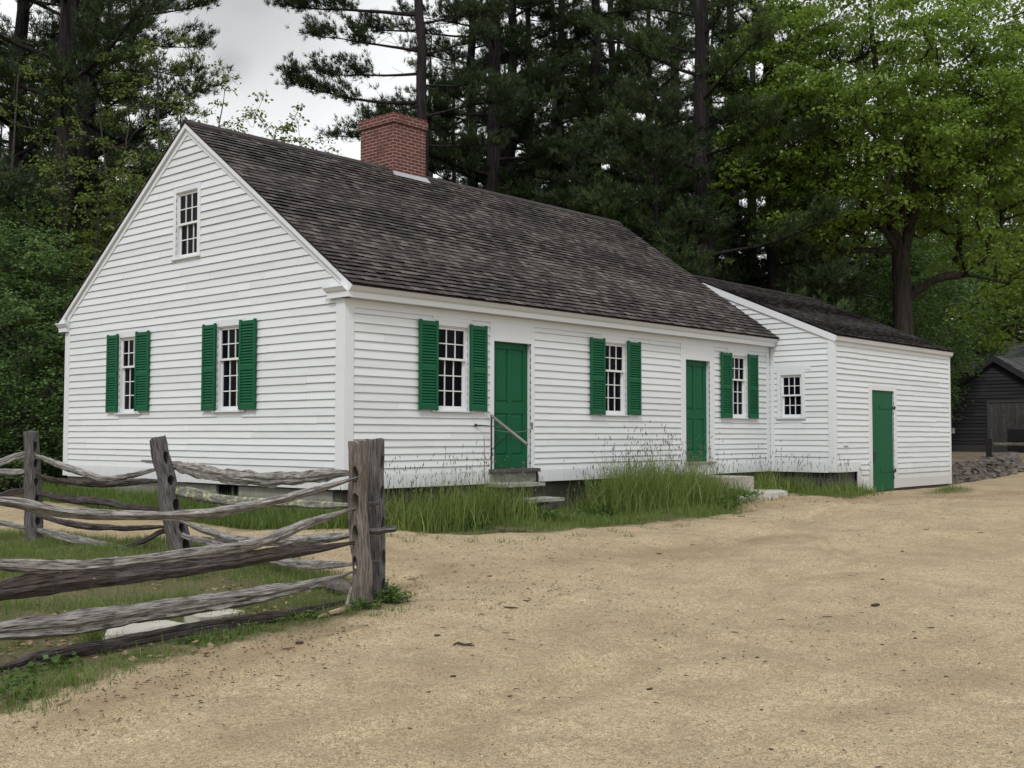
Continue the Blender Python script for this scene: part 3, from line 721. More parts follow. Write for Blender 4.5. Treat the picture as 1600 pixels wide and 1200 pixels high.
# small outdoor tap box by the gable skirt
# ---- roofs
def shingles(b, o, u, v, w_, length, expo_, seed, wlo=.09, whi=.20, th=.011, ulo=None, uhi=None, thin=1.0, butt=False):
    o, u, v = (np.array(q_, float) for q_ in (o, u, v)); n = np.cross(u, v); n /= np.linalg.norm(n)
    if n[2] < 0: n = -n
    R = np.random.default_rng(seed); k = 0; s = 0.0
    while s < length:
        a = (ulo(s) if ulo else 0.0) + R.uniform(-.012, .01); end = (uhi(s) if uhi else w_) + R.uniform(-.01, .012)
        sag = .006 * math.sin(s * 3.1)
        x = a
        while x < end - .005:
            ww = min(R.uniform(wlo, whi), end - x); 
            if end - x - ww < .04: ww = end - x
            x1 = x + ww - .003; j = R.normal(0, .004); s0 = s + j; s1 = min(s + expo_ * 1.25, length + .02); lift = .021 + R.uniform(0, .010) * thin + sag; skew = R.normal(0, .002)
            c = lambda uu, ss, nn: tuple(o + u * uu + v * ss + n * nn)
            b.poly([c(x, s0, lift - th), c(x1, s0 + skew, lift - th), c(x1, s0 + skew, lift), c(x, s0, lift), c(x, s1, .004), c(x1, s1, .004), c(x, s1, -.004), c(x1, s1, -.004)],
                   ([(0, 1, 2, 3)] if butt else []) + [(3, 2, 5, 4), (0, 3, 4, 6), (1, 7, 5, 2)], float(np.clip(R.normal(.42, .25) + (.5 if R.random() < .06 else 0), 0, 1)))
            x += ww
        s += expo_ * R.uniform(.97, 1.03)
vs = np.array([0, 1, SL]); vs /= np.linalg.norm(vs); RL = (W / 2 + .26) * math.hypot(1, SL)
rb = MB(); shingles(rb, (-.085, -.265, ZE + .012), (1, 0, 0), vs, 12.115, RL, .132, 21)
vb = np.array([0, -1, SL]); vb /= np.linalg.norm(vb)
shingles(rb, (-.085, W + .265, ZE + .012), (1, 0, 0), vb, 12.115, RL, .15, 22, .14, .28)
for s in (1, -1):                                     # roof deck under the shingles
    f = (lambda y: y) if s == 1 else (lambda y: W - y)
    rb.prism([(f(-.255), ZE - .004), (f(W / 2), ZR - .008), (f(W / 2), ZR + .006), (f(-.255), ZE + .010)], 0, -.078, 12.02, .1)
roof = rb.build('roof', MAT['roof_shingle'].m if hasattr(MAT['roof_shingle'], 'm') else MAT['roof_shingle'], house, recalc=False)
b = MB()
x = -.09
while x < 12.0:
    x1 = min(x + random.Random(int(x * 10)).uniform(1.5, 2.6), 12.03)
    if not (x < 4.3 < x1) : pass
    segs = [(x, x1)]
    if x1 > 4.40 and x < 5.32: segs = [(x, 4.40)] if x < 4.40 else []
    if x1 > 5.32 and x < 5.32: segs.append((5.32, x1))
    for (p, q_) in segs:
        if q_ - p < .03: continue
        for s in (1, -1):
            b.poly([(p, W / 2, ZR + .062), (q_ - .003, W / 2, ZR + .062), (q_ - .003, W / 2 - s * .13, ZR + .062 - .13 * SL), (p, W / 2 - s * .13, ZR + .062 - .13 * SL), (p, W / 2, ZR + .04), (q_ - .003, W / 2, ZR + .04), (q_ - .003, W / 2 - s * .13, ZR + .04 - .13 * SL), (p, W / 2 - s * .13, ZR + .04 - .13 * SL)],
                   [(0, 1, 2, 3), (3, 2, 6, 7), (0, 3, 7, 4), (1, 5, 6, 2), (4, 7, 6, 5)], .15)
    x = x1
b.build('ridge_cap', MAT['roof_shingle'], roof, recalc=False)
# chimney
def brickbox(b, x0, x1, y0, y1, z0, z1, off=0.0):
    b.face([(x0, y0, z0), (x1, y0, z0), (x1, y0, z1), (x0, y0, z1)], .5, [(x0, z0), (x1, z0), (x1, z1), (x0, z1)])
    b.face([(x0, y1, z0), (x0, y0, z0), (x0, y0, z1), (x0, y1, z1)], .5, [(x0 - (y1 - y0), z0), (x0, z0), (x0, z1), (x0 - (y1 - y0), z1)])
    b.face([(x1, y0, z0), (x1, y1, z0), (x1, y1, z1), (x1, y0, z1)], .5, [(x1, z0), (x1 + (y1 - y0), z0), (x1 + (y1 - y0), z1), (x1, z1)])
    b.face([(x1, y1, z0), (x0, y1, z0), (x0, y1, z1), (x1, y1, z1)], .5, [(x1, z0), (x0, z0), (x0, z1), (x1, z1)])
    b.face([(x0, y0, z1), (x1, y0, z1), (x1, y1, z1), (x0, y1, z1)], .5, [(x0, y0), (x1, y0), (x1, y1), (x0, y1)])
    b.face([(x0, y1, z0), (x1, y1, z0), (x1, y0, z0), (x0, y0, z0)], .5, [(x0, y0), (x1, y0), (x1, y1), (x0, y1)])
b = MB(); brickbox(b, 4.43, 5.285, 3.93, 4.93, 5.4, 6.925); brickbox(b, 4.395, 5.32, 3.895, 4.965, 6.926, 7.06); brickbox(b, 4.41, 5.305, 3.91, 4.95, 7.061, 7.115)
chim = b.build('chimney', MAT['brick'], roof, recalc=False)
b = MB(); zf = roofz(3.93)
b.poly([(4.40, 3.922, zf + .09), (5.32, 3.922, zf + .09), (5.34, 3.83, roofz(3.83) + .045), (4.38, 3.83, roofz(3.83) + .045), (4.40, 3.922, zf - .02), (5.32, 3.922, zf - .02)], [(0, 1, 2, 3), (0, 4, 5, 1), (0, 3, 4), (1, 5, 2)])
b.build('flashing', MAT['lead_flashing'], roof, recalc=True)

# ------------------------------------------------------------------ the wing
YR2, ZE2, SL2 = 2.15, 2.905, .4290
YE2 = YA - .115
az = lambda y: ZE2 + SL2 * (y - YE2)
HS = [(-.785, -.285, 1.175, 2.095)]; HA = [(13.845, 15.0, -.46, 1.80)]
siding('annex_clapboard', F_AS, lambda z: YA + .10 if z < 3.02 else max(YA + .1, (z + .10 - ZE2) / SL2 + YE2), lambda z: 0.02 if z < 2.72 else 2.0, courses(.20, 4.22, lambda z: .122), HS, 31)
siding('annex_clapboard', F_AF, lambda z: XA + .08 if z > .14 else 13.30, lambda z: XR - .07, courses(-.215, 2.78, lambda z: .122), HA, 32, jit=1.6)
core('wall_core', F_AS, YA + .12, 2.1, -.01, lambda u: az(u) - .12, HS)
core('wall_core', F_AF, XA + .02, XR - .02, .0, lambda u: 2.80, [(13.845, 15.0, 0, 1.80)])
b = MB(F_AF); b.box(13.3, 13.845, -.11, 0, -.43, -.001); b.box(15.0, XR - .02, -.11, 0, -.43, -.001); b.build('wall_core', MAT['dark_interior'], house)
YB = 5.1
b = MB(); b.box(XR - .11, XR - .01, YA + .1, YB, -.43, 2.75); b.box(XA, XR - .12, YB - .1, YB, -.3, 3.2); b.prism([(YA + .1, 2.75), (YB, 2.75), (YB, 3.2), (YR2, az(YR2) - .1)], 0, XR - .11, XR - .01)
b.box(XA + .02, XR - .12, YA + .12, YB - .11, -.02, .0); b.build('wall_core', MAT['dark_interior'], house)
siding('annex_clapboard', Frame((XR, 0, 0), (0, 1, 0), (1, 0, 0)), lambda z: max(YA + .03, (z - 2.8) / SL2 + YA) , lambda z: min(YB, YB - (z - 3.15) / .42), courses(-.3, 4.3, lambda z: .13), [], 33)
window(F_AS, -.535, 1.175, 2.095, .50, 2, 2, casing=(.085, .085, .10), seed=20)
b = MB(F_AS); b.box(-1.0, .0, 0, .0235, 2.196, 2.30, .5); b.build('trim_board', T, house, bevel=.002)
b = MB(); b.box(XA - .028, XA, YA - .028, YA + .12, 0, 2.88, .6); b.box(XA, XA + .085, YA - .028, YA, .0, 2.80, .45); b.build('corner_board', T, house, bevel=.003)
b = MB(); b.box(XR - .09, XR + .025, YA - .026, YA, -.43, 2.80, .5); b.box(XR, XR + .025, YA, YA + .12, -.43, 2.8); b.build('corner_board', T, house, bevel=.003)
b = MB(F_AS); b.box(-.135, -.035, 0, .022, -.0, 2.70, .5); b.build('corner_board', T, house, bevel=.002)
b = MB(F_AS); b.box(YA + .121, -.001, 0, .024, -.01, .20, .5); b.build('skirt_board', T, house, bevel=.003)
b = MB(F_AF); b.box(XA + .086, 13.26, 0, .024, -.005, .21, .5); b.build('skirt_board', T, house, bevel=.003)
b = MB(F_AF); b.box(13.09, 13.262, 0, .027, -.435, -.006, .5); b.box(13.263, 13.66, 0, .0245, -.435, -.215, .5); b.box(15.165, XR - .091, 0, .025, -.425, -.20, .4); b.build('skirt_board', T, house, bevel=.003)
b = MB(F_AF); b.box(XA + .09, XR - .091, 0, .024, 2.70, 2.80, .5); b.build('frieze_board', T, house, bevel=.002)
b = MB(); b.prism([(YA, 2.80), (YE2 + .035, 2.80), (YE2 + .01, ZE2 - .01), (YA, ZE2 + .035)], 0, XA - .03, XR + .06); b.build('cornice', T, house)
b = MB(); V = []                                       # rake board of the wing
for x in (XA - .045, XA): V += [(x, YE2 + .02, az(YE2 + .02) - .012), (x, YR2, az(YR2) - .012), (x, YR2, az(YR2) - .175), (x, YE2 + .06, az(YE2 + .06) - .165)]
b.poly(V, [(0, 1, 2, 3), (7, 6, 5, 4), (0, 4, 5, 1), (1, 5, 6, 2), (2, 6, 7, 3), (3, 7, 4, 0)], .6); b.build('rake_board', T, house, bevel=.003)
b = MB(); V = []
for x in (XR, XR + .03): V += [(x, YE2 + .02, az(YE2 + .02) - .012), (x, YR2, az(YR2) - .012), (x, YR2, az(YR2) - .155), (x, YE2 + .05, az(YE2 + .05) - .15)]
b.poly(V, [(0, 1, 2, 3), (7, 6, 5, 4), (0, 4, 5, 1), (1, 5, 6, 2), (2, 6, 7, 3), (3, 7, 4, 0)], .6); b.build('rake_board', T, house)
b = MB(F_AF); b.box(13.66, 13.845, -.06, .026, -.44, 1.92, .5); b.box(15.0, 15.165, -.06, .026, -.43, 1.92, .5); b.box(13.845, 15.0, -.06, .0265, 1.80, 1.92, .5); b.build('door_frame', T, house, bevel=.003)
b = MB(F_AF)
for i in range(5): u0 = 13.853 + i * .2282; b.box(u0, u0 + .2262, -.035, -.005 + .001 * (i % 2), -.455, 1.795, .2 + .15 * i)
ad = b.build('annex_door', MAT['green_paint'], house, bevel=.003)
for zz in (1.42, -.02):
    b = MB(F_AF); b.prism([(-.004, zz - .03), (-.004, zz + .03), (.006, zz + .03), (.006, zz - .03)], 0, 14.30, 14.99); b.build('strap_hinge', MAT['green_paint'], ad)
    b = MB(F_AF); b.box(14.992, 15.05, .026, .042, zz - .04, zz + .04); b.build('hinge_pin', MAT['black_iron'], ad)
b = MB(F_AF)
b.tube([(13.93, .01, .40), (13.93, .04, .38), (13.93, .04, .24), (13.93, .01, .22)], .009, 6); b.box(13.915, 13.945, -.004, .008, .16, .44); b.build('door_latch', MAT['black_iron'], ad)
b = MB(F_AF)   # broken board and bracket left of the door
b.box(12.42, 12.62, .012, .05, .555, .600, .2); b.build('wood_cleat', T, house, bevel=.006)
# wing roof
vs2 = np.array([0, 1, SL2]); vs2 /= np.linalg.norm(vs2); RL2 = (YR2 - YE2) * math.hypot(1, SL2)
b = MB(); shingles(b, (XA - .05, YE2 - .02, ZE2 + .004), (1, 0, 0), vs2, XR - XA + .13, RL2 + .01, .14, 41, butt=True)
vb2 = np.array([0, -1, SL2]); vb2 /= np.linalg.norm(vb2)
shingles(b, (XA - .05, YB + .2, az(YR2) - SL2 * (YB + .2 - YR2)), (1, 0, 0), vb2, XR - XA + .13, (YB + .2 - YR2) * math.hypot(1, SL2), .16, 42, .14, .28)
b.prism([(YE2, ZE2 - .018), (YR2, az(YR2) - .018), (YR2, az(YR2) - .002), (YE2, ZE2 - .002)], 0, XA - .045, XR + .07, .1)
b.prism([(YB + .2, az(YR2) - SL2 * (YB + .2 - YR2) - .018), (YR2, az(YR2) - .018), (YR2, az(YR2) - .002), (YB + .2, az(YR2) - SL2 * (YB + .2 - YR2) - .002)], 0, XA - .045, XR + .07, .1)
ar = b.build('annex_roof', MAT['annex_shingle'], house, recalc=False)
b = MB()
for s in (1, -1):
    z_ = az(YR2) + .045
    for i in range(4):
        p, q_ = XA + .02 + i * 1.6, min(XR + .08, XA + 1.617 + i * 1.6)
        b.poly([(p, YR2, z_), (q_, YR2, z_), (q_, YR2 - s * .12, z_ - .12 * SL2), (p, YR2 - s * .12, z_ - .12 * SL2), (p, YR2, z_ - .022), (q_, YR2, z_ - .022), (q_, YR2 - s * .12, z_ - .022 - .12 * SL2), (p, YR2 - s * .12, z_ - .022 - .12 * SL2)],
               [(0, 1, 2, 3), (3, 2, 6, 7), (0, 3, 7, 4), (1, 5, 6, 2), (4, 7, 6, 5)], .2)
b.build('ridge_cap', MAT['annex_shingle'], ar, recalc=False)
# wing footing: planks at the near corner, rubble under the far part
b = MB(F_AS); 
for i in range(8): a = YA + .05 + i * .19; b.face([(a, -.06, -.01), (a + .185, -.06, -.01), (a + .185, -.06, -.8), (a, -.06, -.8)], rng.random(), [(0, i), (0, i + .2), (.8, i + .2), (.8, i)])
b.fr = F_AF
for i in range(5): a = XA + .06 + i * .21; b.face([(a, -.06, -.01), (a + .205, -.06, -.01), (a + .205, -.06, -.8), (a, -.06, -.8)], rng.random(), [(0, i), (0, i + .2), (.8, i + .2), (.8, i)])
b.build('foundation_plank', MAT['plank_dark'], house, recalc=False)
b = MB(); b.box(13.10, XR - .05, YA + .04, YA + .25, -.9, -.44, .8); b.build('foundation', MAT['field_stone'], house)

# ------------------------------------------------------------------ irregular stones, steps, rail
def rock_bm(sx, sy, sz, seed, sub=2, rough=.22, flat=.0):
    bm = bmesh.new(); bmesh.ops.create_icosphere(bm, subdivisions=sub, radius=1)
    R = np.random.default_rng(seed); dirs = R.normal(size=(9, 3)); dirs /= np.linalg.norm(dirs, axis=1)[:, None]; h = R.uniform(.62, .95, 9)
    for v in bm.verts:
        p = np.array(v.co); 
        for d, hh in zip(dirs, h):
            k = p @ d
            if k > hh: p = p - d * (k - hh)
        p = np.sign(p) * np.abs(p) ** (.72)
        p *= 1 + rough * .4 * (float(vnoise(p[0] * 3 + seed, p[1] * 3, p[2] * 3, 3)) - .5)
        v.co = (p[0] * sx, p[1] * sy, p[2] * sz)
    return bm
def block_bm(sx, sy, sz, seed):
    bm = bmesh.new(); bmesh.ops.create_cube(bm, size=2); bmesh.ops.subdivide_edges(bm, edges=bm.edges, cuts=2, use_grid_fill=True); R = np.random.default_rng(seed); tp = R.uniform(-.3, .3, 4)
    for v in bm.verts:
        p = np.array(v.co); p = p * (1 - .10 * (np.linalg.norm(p) > 1.6)) + R.normal(0, .07, 3); p[0] *= 1 + tp[0] * p[1] * .5; p[1] *= 1 + tp[1] * p[0] * .6; p[2] *= 1 + tp[2] * p[0] + tp[3] * p[1] * .5
        v.co = (p[0] * sx, p[1] * sy, p[2] * sz)
    return bm
def rock(name, c, size, rz, mat, seed, label=None, cat=None, parent=None, rough=.22, group=None):
    bm = rock_bm(size[0] / 2, size[1] / 2, size[2] / 2, seed, 2, rough) if rough < .5 else block_bm(size[0] / 2, size[1] / 2, size[2] / 2, seed); me = bpy.data.meshes.new(name)
    bmesh.ops.rotate(bm, verts=bm.verts, matrix=Matrix.Rotation(rz, 3, 'Z') @ Matrix.Rotation(float(np.random.default_rng(seed).normal(0, .06)), 3, 'X'))
    if parent is not None: bmesh.ops.translate(bm, verts=bm.verts, vec=Vector(np.array(c) - ORG[parent.name]))
    bm.to_mesh(me); bm.free(); a = me.attributes.new('v', 'FLOAT', 'FACE'); a.data.foreach_set('value', [random.Random(seed).random() * .8] * len(me.polygons))
    o = link_mesh(name, me, MAT[mat], parent, c if parent is None else None)
    if label: tag(o, label, cat, group)
    return o
def slab(name, x0, x1, y0, y1, z0, z1, mat, label, cat, seed=0, n=8, wob=.015):
    """worn slab: a box with wavering edges, subdivided and softened"""
    bm = bmesh.new(); bmesh.ops.create_cube(bm, size=1)
    bmesh.ops.subdivide_edges(bm, edges=bm.edges, cuts=n, use_grid_fill=True)
    uvl = bm.loops.layers.uv.new('UVMap'); c = np.array([(x0 + x1) / 2, (y0 + y1) / 2, z0])
    for v in bm.verts:
        p = np.array(v.co); q_ = np.array([p[0] * (x1 - x0), p[1] * (y1 - y0), (p[2] + .5) * (z1 - z0)])
        e = max(abs(p[0]), abs(p[1])) * 2
        q_[0] += (float(vnoise(q_[1] * 5, q_[2] * 4, seed, 3)) - .5) * wob * 2 * (abs(p[0]) > .49); q_[1] += (float(vnoise(q_[0] * 5, q_[2] * 4, seed + 9, 4)) - .5) * wob * 2 * (abs(p[1]) > .49)
        if p[2] > .49: q_[2] += (float(vnoise(q_[0] * 6, q_[1] * 6, seed + 5, 5)) - .5) * wob * .8 - (.012 if e > .99 else 0)
        v.co = q_
    for f in bm.faces:
        for l in f.loops: l[uvl].uv = (l.vert.co.x, l.vert.co.y + l.vert.co.z)
    me = bpy.data.meshes.new(name); bm.to_mesh(me); bm.free(); a = me.attributes.new('v', 'FLOAT', 'FACE'); a.data.foreach_set('value', [.15] * len(me.polygons))
    o = link_mesh(name, me, MAT[mat], None, c); return tag(o, label, cat)
slab('door_step', 2.85, 3.80, -.52, -.065, -.045, .012, 'step_wood', 'weathered grey wooden step right below the first green door', 'step', 1)
slab('door_step', 2.95, 3.82, -.90, -.53, -.275, -.215, 'step_wood', 'lower mossy step slab sunk in grass before the first door', 'step', 2)
rock('stone', (3.50, -.70, -.42), (.32, .28, .30), .3, 'field_stone', 51, 'rough stone propping the lower step slab in the grass', 'stone')
slab('concrete_step', 8.45, 9.60, -1.0, -.06, -.62, -.022, 'concrete', 'square grey concrete block step under the second green door', 'step', 3, wob=.008)
# hand rail
hr = empty('handrail', (3.02, -.01, .2), 'black iron handrail with sloping grey pipe beside the first green door', 'handrail')
b = MB(); b.box(3.005, 3.035, -.035, -.005 - .022, .19, 1.08); b.build('post', MAT['black_iron'], hr)
b = MB(); b.tube([(3.02, -.015, 1.10), (3.02, -.80, .632)], .022, 12); b.tube([(3.02, .012, 1.10), (3.02, -.03, 1.095)], .025, 12); b.build('grip_rail', MAT['grey_pipe'], hr, smooth=False)
def curl(c, r0, turns, a0, ax): return [np.array(c) + r0 * (1 - .5 * i / 14) * (math.cos(a0 + turns * 2 * math.pi * i / 14) * np.array([0, 1, 0]) + math.sin(a0 + turns * 2 * math.pi * i / 14) * np.array([0, 0, 1])) for i in range(15)]
b = MB(); b.tube([(3.02, -.02, .52), (3.02, -.12, .60), (3.02, -.26, .69), (3.02, -.42, .775)] + curl((3.02, -.44, .745), .035, .8, 1.2, 0), .008, 6); b.tube(curl((3.02, -.035, .47), .035, .9, 2.0, 0), .007, 6); b.build('brace', MAT['black_iron'], hr)
b = MB(); b.tube([(2.66, -.03, .935), (2.72, -.06, .935), (2.88, -.16, .92), (3.0, -.30, .89), (3.02, -.38, .87)], .009, 6); b.tube([(2.65, -.02, .935), (2.66, -.045, .935)], .022, 8); b.build('wall_stay', MAT['black_iron'], hr)
b = MB(); b.tube([(2.37, -.5, -.60), (2.375, -.5, .1), (2.368, -.49, .735)], .0085, 6); o = b.build('garden_stake', MAT['driftwood'], None, (2.37, -.5, -.6)); tag(o, 'thin tan stake stuck in the tall grass left of first door', 'stake')

# ------------------------------------------------------------------ split rail fence
def catmull(P, n):
    P = np.array(P, float); P = np.vstack([2 * P[0] - P[1], P, 2 * P[-1] - P[-2]]); out = []
    for i in range(1, len(P) - 2):
        for t_ in np.linspace(0, 1, n, endpoint=False):
            a, b_, c, d = P[i - 1], P[i], P[i + 1], P[i + 2]
            out.append(.5 * ((2 * b_) + (-a + c) * t_ + (2 * a - 5 * b_ + 4 * c - d) * t_ ** 2 + (-a + 3 * b_ - 3 * c + d) * t_ ** 3))
    out.append(P[-2]); return np.array(out)
def beam(name, pts, hs, mat, parent=None, seed=0, wr=.7, label=None, cat=None, vcol=.2, end=.45, lump=1.0, side=None, origin=None):
    """hand split rail: pts along the axis, hs = heights; irregular section, tapered ends"""
    R = np.random.default_rng(seed); C_ = catmull(pts, 14); n = len(C_); hh = np.interp(np.linspace(0, 1, n), np.linspace(0, 1, len(hs)), hs)
    K = 22; ang = np.linspace(0, 2 * math.pi, K, endpoint=False)
    nf = int(R.integers(4, 6)); fa = np.linspace(0, 2 * math.pi, nf, endpoint=False) + R.uniform(-.35, .35, nf) + R.uniform(0, 1.5); fh = R.uniform(.72, 1.0, nf)
    base = np.min(np.where(np.cos(ang[:, None] - fa[None]) > .05, fh[None] / np.maximum(np.cos(ang[:, None] - fa[None]), .05), 9), 1); base = np.minimum(base, 1.45) / base.mean() * 1.0
    L_ = np.concatenate([[0], np.cumsum(np.linalg.norm(np.diff(C_, axis=0), axis=1))]); V = np.zeros((n, K, 3)); UV = np.zeros((n, K + 1, 2))
    tw = R.uniform(-.5, .5); grooves = [(int(R.integers(0, K)), R.uniform(0, 9)) for _ in range(5)]
    for i in range(n):
        t_ = C_[min(i + 1, n - 1)] - C_[max(i - 1, 0)]; t_ /= np.linalg.norm(t_); up = np.array([0, 0, 1.]); e1 = np.cross(t_, up); e1 /= np.linalg.norm(e1); e2 = np.cross(e1, t_)
        s = L_[i] / L_[-1]; tap = min(1, end + (1 - end) * min(s, 1 - s) * 7)
        r = base * (1 + lump * .30 * (vnoise(L_[i] * 4.5, np.arange(K) * .55, seed, 3) - .5) + lump * .16 * (vnoise(L_[i] * 14, np.arange(K) * 1.1, seed, 4) - .5) + .10 * (vnoise(L_[i] * .9, np.arange(K) * 2.3, seed, 9) - .5))
        for gi, (gk, gs_) in enumerate(grooves): r[gk] *= 1 - .20 * float(np.clip((vnoise(L_[i] * 1.6 + gs_, gi, seed, 12) - .38) * 6, 0, 1))
        a2 = ang + tw * s
        ca, sa = np.cos(a2), np.sin(a2); k = 1.06
        V[i] = C_[i] + (e1[None] * (ca * k * r * hh[i] / 2 * wr * tap)[:, None] + e2[None] * (sa * k * r * hh[i] / 2 * tap)[:, None])
        UV[i, :, 0] = L_[i]; UV[i, :, 1] = np.linspace(0, hh.mean() * 2.6, K + 1)
    F = []; U = []
    for i in range(n - 1):
        for k in range(K):
            k2 = (k + 1) % K; F.append((i * K + k, i * K + k2, (i + 1) * K + k2, (i + 1) * K + k)); U += [UV[i, k], UV[i, k + 1], UV[i + 1, k + 1], UV[i + 1, k]]
    caps = [tuple(range(K))[::-1], tuple(range((n - 1) * K, n * K))]; U += [(ang[k] * .01, .02 * k) for k in range(K)] * 2
    o0 = ORG[parent.name] if parent is not None else (C_[n // 2] if origin is None else origin)
    me = raw_mesh(name, V.reshape(-1, 3) - o0, sum([list(f) for f in F + caps], []), [4] * len(F) + [K, K], {'v': ('FACE', np.full(len(F) + 2, vcol))}, np.array(U))
    bm = bmesh.new(); bm.from_mesh(me); bmesh.ops.recalc_face_normals(bm, faces=bm.faces); bm.to_mesh(me); bm.free()
    for p in me.polygons: p.use_smooth = True
    try: me.set_sharp_from_angle(angle=math.radians(14))
    except Exception: pass
    o = link_mesh(name, me, MAT[mat], parent, o0 if parent is None else None)
    if label: tag(o, label, cat)
    return o
def zlerp(px, a, b):
    (xa, da), (xb, db) = a, b; t_ = (px - xa) / (xb - xa); return 1 / ((1 - t_) / da + t_ / db)
DA = lambda px: zlerp(px, (555, 9.9), (0, 7.37)); DB = lambda px: zlerp(px, (580, 10.38), (275, 13.55)); DC = lambda px: zlerp(px, (275, 13.55), (52, 15.2)); DD = lambda px: 15.2 - (52 - px) * .002
def rail(D, pts, hpx, mat, seed, doff=0.0, **kw):
    P = [bz(x, y, D(x) + doff) for x, y in pts]; H = [h * .86 * (D(p[0]) + doff) / FPX for h, p in zip(hpx, pts)]
    return beam('rail', P, H, mat, fence, seed, **kw)
fence = empty('split_rail_fence', ghit(565, 945), 'old grey split rail fence with chestnut posts turning a corner before the white gable', 'fence')
# run A: towards the camera, off the left edge
rail(DA, [(-70, 796), (0, 784), (110, 802), (250, 806), (340, 800), (440, 780), (500, 764), (558, 746)], [26, 24, 19, 17, 20, 17, 14, 10], 'grey_rail', 1, wr=.8)
rail(DA, [(-70, 884), (0, 882), (110, 886), (220, 875), (350, 858), (410, 846), (480, 818), (556, 793)], [27, 24, 24, 20, 21, 19, 16, 10], 'grey_rail', 2, wr=.9)
rail(DA, [(-70, 934), (0, 924), (110, 908), (220, 896), (350, 880), (430, 866), (500, 857), (554, 848)], [38, 34, 31, 27, 21, 18, 13, 9], 'dark_rail', 3, wr=.8)
rail(DA, [(-70, 996), (0, 986), (110, 974), (220, 956), (320, 942), (420, 926), (490, 912), (553, 893)], [38, 34, 35, 32, 31, 24, 15, 9], 'grey_rail', 4, wr=.6, vcol=.4)
# run B: corner to the leaning post
rail(DB, [(221, 720), (262, 724), (300, 733), (351, 742), (433, 748), (500, 742), (530, 739), (572, 739)], [7, 10, 19, 19, 20, 19, 14, 6], 'grey_rail', 6, wr=.55, lump=1.6)
rail(DB, [(258, 764), (300, 772), (351, 782), (392, 784), (455, 787), (520, 790), (576, 788)], [20, 22, 18, 13, 14, 12, 8], 'lichen_rail', 7, .05, wr=.7)
rail(DB, [(281, 814), (320, 828), (370, 843), (440, 845), (500, 841), (578, 832)], [10, 15, 16, 17, 19, 12], 'grey_rail', 8, wr=.6)
rail(DB, [(268, 832), (300, 842), (340, 850), (400, 868), (450, 880), (500, 884), (577, 880)], [10, 12, 13, 14, 15, 16, 8], 'grey_rail', 9, .04, wr=.6, vcol=.4)
rail(DB, [(345, 894), (385, 903), (420, 911), (480, 914), (530, 912)], [8, 14, 15, 12, 8], 'grey_rail', 10, -.1, wr=.7)
rail(lambda px: 10.15, [(570, 831), (590, 831), (605, 828), (619, 826)], [12, 12, 11, 11], 'post_grey', 12, -.02, wr=.9, end=.9, lump=.5)
rail(lambda px: 10.2, [(570, 786), (580, 787), (592, 786)], [6, 6, 5], 'post_grey', 13, wr=.9, end=.8)
rail(lambda px: 10.2, [(570, 879), (582, 879), (594, 878)], [7, 7, 6], 'post_grey', 14, wr=.9, end=.8)
# run C: leaning post to the far post
rail(DC, [(44, 708), (60, 713), (103, 730), (140, 742), (165, 748), (200, 743), (226, 737), (262, 728)], [8, 10, 12, 13, 10, 9, 8, 5], 'grey_rail', 15, wr=.7, lump=1.4)
rail(DC, [(44, 738), (60, 742), (82, 749), (120, 754), (165, 756), (220, 752), (262, 751)], [6, 7, 8, 11, 12, 11, 7], 'dark_rail', 16, wr=.8, lump=1.4)
rail(DC, [(44, 769), (70, 773), (110, 780), (160, 784), (206, 793), (266, 795)], [7, 9, 13, 12, 10, 6], 'dark_rail', 17, wr=.7)
rail(DC, [(44, 803), (75, 810), (110, 818), (150, 823), (200, 825), (268, 822)], [6, 8, 11, 10, 8, 6], 'dark_rail', 18, wr=.8, lump=1.6)
rail(DC, [(48, 826), (75, 831), (120, 842), (165, 851), (215, 861)], [8, 12, 13, 10, 5], 'grey_rail', 19, wr=.8, vcol=.5)
rail(DC, [(196, 854), (225, 845), (250, 832), (270, 826)], [9, 10, 10, 6], 'dark_rail', 20, .1, wr=.8, lump=1.5)
